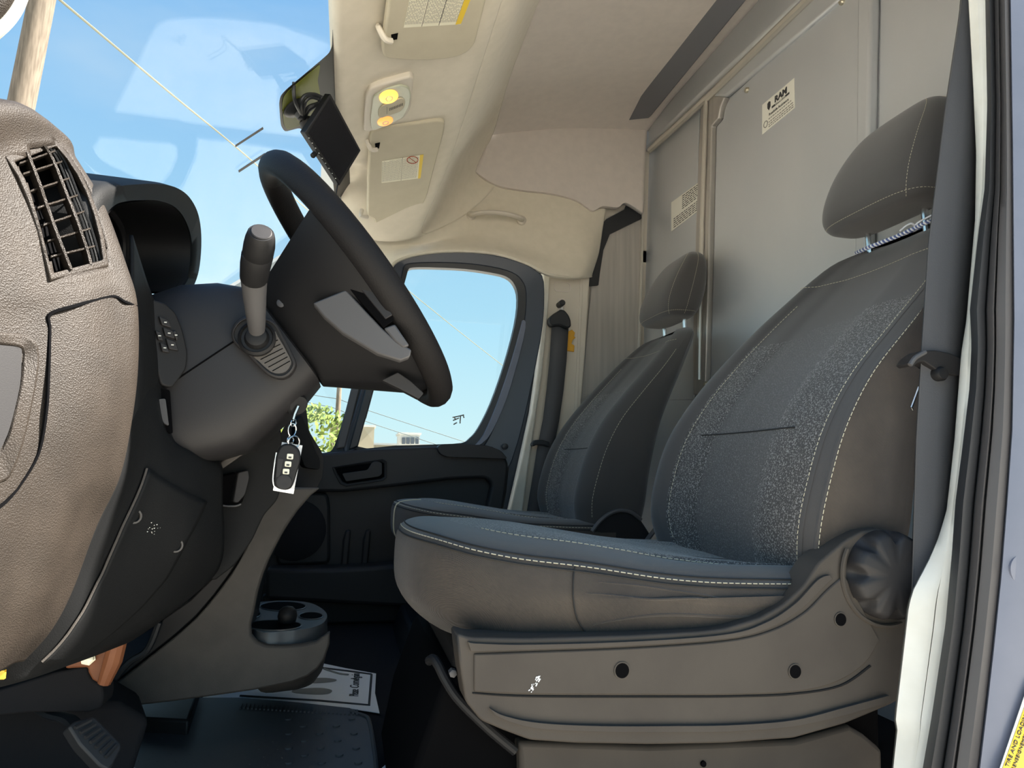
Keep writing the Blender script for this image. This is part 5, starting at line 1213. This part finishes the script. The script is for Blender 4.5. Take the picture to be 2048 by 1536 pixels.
b = MB(); b.rev(ws(588, 212, .001), -WN, [(.030, 0), (.030, .006), (.022, .014), (.012, .018), (.012, .03), (.004, .034)], 24); mt_ = b.build('suction_mount', 'gasket', mon)
b = MB(); b.rev(ws(597, 222, .04), V(.5, .3, -.6), [(.004, -.022), (.016, -.014), (.020, 0), (.016, .014), (.004, .022)], 18); b.build('ball_joint', 'plastic_soft', mon)
b = MB(); b.tube([ws(598, 225, .04), mo_(625, 250, -.026)], .007, 10); b.build('arm', 'plastic_soft', mon)
for cb in ([(588, 208), (588, 190), (600, 178), (622, 180), (640, 190), (646, 196)], [(590, 212), (596, 192), (612, 184), (632, 192), (642, 204)], [(592, 218), (606, 208), (624, 206), (640, 206)], [(586, 205), (580, 190), (582, 178), (588, 165)], [(590, 214), (606, 200), (630, 200), (644, 200)]):
    b = MB(); n = len(cb); pts = [ws(x, y, .03).lerp(mo_(x, y, -.022), i/(n-1)) for i, (x, y) in enumerate(cb)]; b.tube(cat(pts, 5), .0042, 8); b.build('cable', 'gasket', mon)
b = MB(); b.tube(cat([mo_(676, 366, -.02), aY(673, 385, 1.62), aY(672, 400, 1.66), aY(678, 470, 1.75)], 5), .0018, 6); b.build('cable', 'gasket', mon)

# ================================================================== OUTSIDE
def pole(name, p0, p1, r0, r1, lb, mt='wood_pole'):
    b = MB(); P0, P1 = Vector(p0), Vector(p1); d = (P1-P0)
    bot = P0 + d*((GZ-.2-P0.z)/d.z); n = 8
    b.tube([bot.lerp(P1, i/n) for i in range(n+1)], [r0+(r1-r0)*i/n for i in range(n+1)], 14)
    return tag(b.build(name, mt), lb, 'utility pole')
pt = aY(92, -40, 9.5); pb_ = aY(42, 212, 9.5); up_ = pt+(pt-pb_)*1.2
pole('utility_pole', pb_, up_, .16, .14, 'weathered wooden utility pole close beyond the windscreen')
qb, qt = aY(672, 890, 42), aY(683, 700, 42)
pole('utility_pole', qb, qt+(qt-qb)*.2, .16, .13, 'distant thin utility pole seen through the quarter window')
def wire(pts, r, lb, mt='wire'):
    b = MB(); b.tube(cat([aY(*p) for p in pts], 8), r, 6); tag(b.build('power_line', mt), lb, 'power line', 'overhead lines')
wire([(-140, -215, 9.3), (120, 0, 9.6), (345, 190, 13), (480, 301, 16), (640, 440, 21), (840, 600, 28), (1000, 727, 35), (1250, 920, 60)], .017, 'pale thick overhead line crossing the windscreen from the wooden pole')
wire([(480, 755, 45), (623, 789, 44), (678, 799, 43), (740, 822, 42), (930, 884, 42), (1100, 940, 42)], .022, 'upper thin distant power line through the side windows', 'wire_dark')
wire([(480, 775, 45), (621, 806, 44), (671, 817, 43), (730, 842, 42), (860, 885, 42), (1100, 965, 42)], .022, 'lower thin distant power line through the side windows', 'wire_dark')
# tree
def tree(px, py, Y, r, lb):
    c = aY(px, py, Y); rt = root('tree', V(c.x, c.y, GZ), lb, 'tree')
    b = MB(); b.tube([V(c.x, c.y, GZ), V(c.x+.1, c.y, c.z*.5), c], [.22, .16, .08], 8); b.build('trunk', 'bark', rt)
    b = MB(); rnd_ = random.Random(3)
    for i in range(700):
        a, e_, k = rnd_.uniform(0, 2*math.pi), rnd_.uniform(-.9, 1.4), rnd_.uniform(.35, 1)**.5
        p = c+V(r*k*math.cos(a)*math.cos(e_)*1.15, r*k*math.sin(a)*math.cos(e_)*1.15, r*k*math.sin(e_)*.95)
        u_ = V(rnd_.uniform(-1, 1), rnd_.uniform(-1, 1), rnd_.uniform(-1, 1)).normalized(); v_ = u_.orthogonal().normalized(); s = r*rnd_.uniform(.06, .12)
        b.add([p-u_*s, p+v_*s*.6, p+u_*s, p-v_*s*.6], [(0, 1, 2, 3)])
    b.build('foliage', 'foliage', rt, smooth=0, kind='stuff')
tree(622, 880, 40, 2.1, 'leafy yellow-green tree seen through the quarter window')
# buildings along the far side of the road
def block(name, x0, x1, ytop, Y, dep, mt, lb):
    a, c = aY(x0, ytop, Y), aY(x1, ytop, Y); r = root(name, V((a.x+c.x)/2, Y, GZ), lb, 'building')
    b = MB(); b.box(V((a.x+c.x)/2, Y+dep/2, (a.z+GZ)/2), (c.x-a.x, dep, a.z-GZ)); b.build('wall', mt, r, smooth=0)
    b = MB(); b.box(V((a.x+c.x)/2, Y+dep/2, a.z+.05), (c.x-a.x+.2, dep+.2, .14)); b.build('parapet', 'sign_white', r, smooth=0); return r
block('flat_roof_building', 660, 749, 851, 46, 6, 'stucco', 'tan flat-roofed building through the passenger window')
lw_b = block('low_building', 749, 1010, 889, 55, 8, 'stucco', 'long low building along the bottom of the passenger window')
wb = block('white_building', 800, 840, 868, 50, 3, 'sign_white', 'small white building with dark windows beyond the passenger window')
for k in range(4):
    x = 804+k*9; b = MB(); p0, p1 = aY(x, 875, 49.9), aY(x+6, 888, 49.9); b.box((p0+p1)/2, (abs(p1.x-p0.x), .1, abs(p1.z-p0.z))); b.build('window', 'paint_dark', wb, smooth=0)
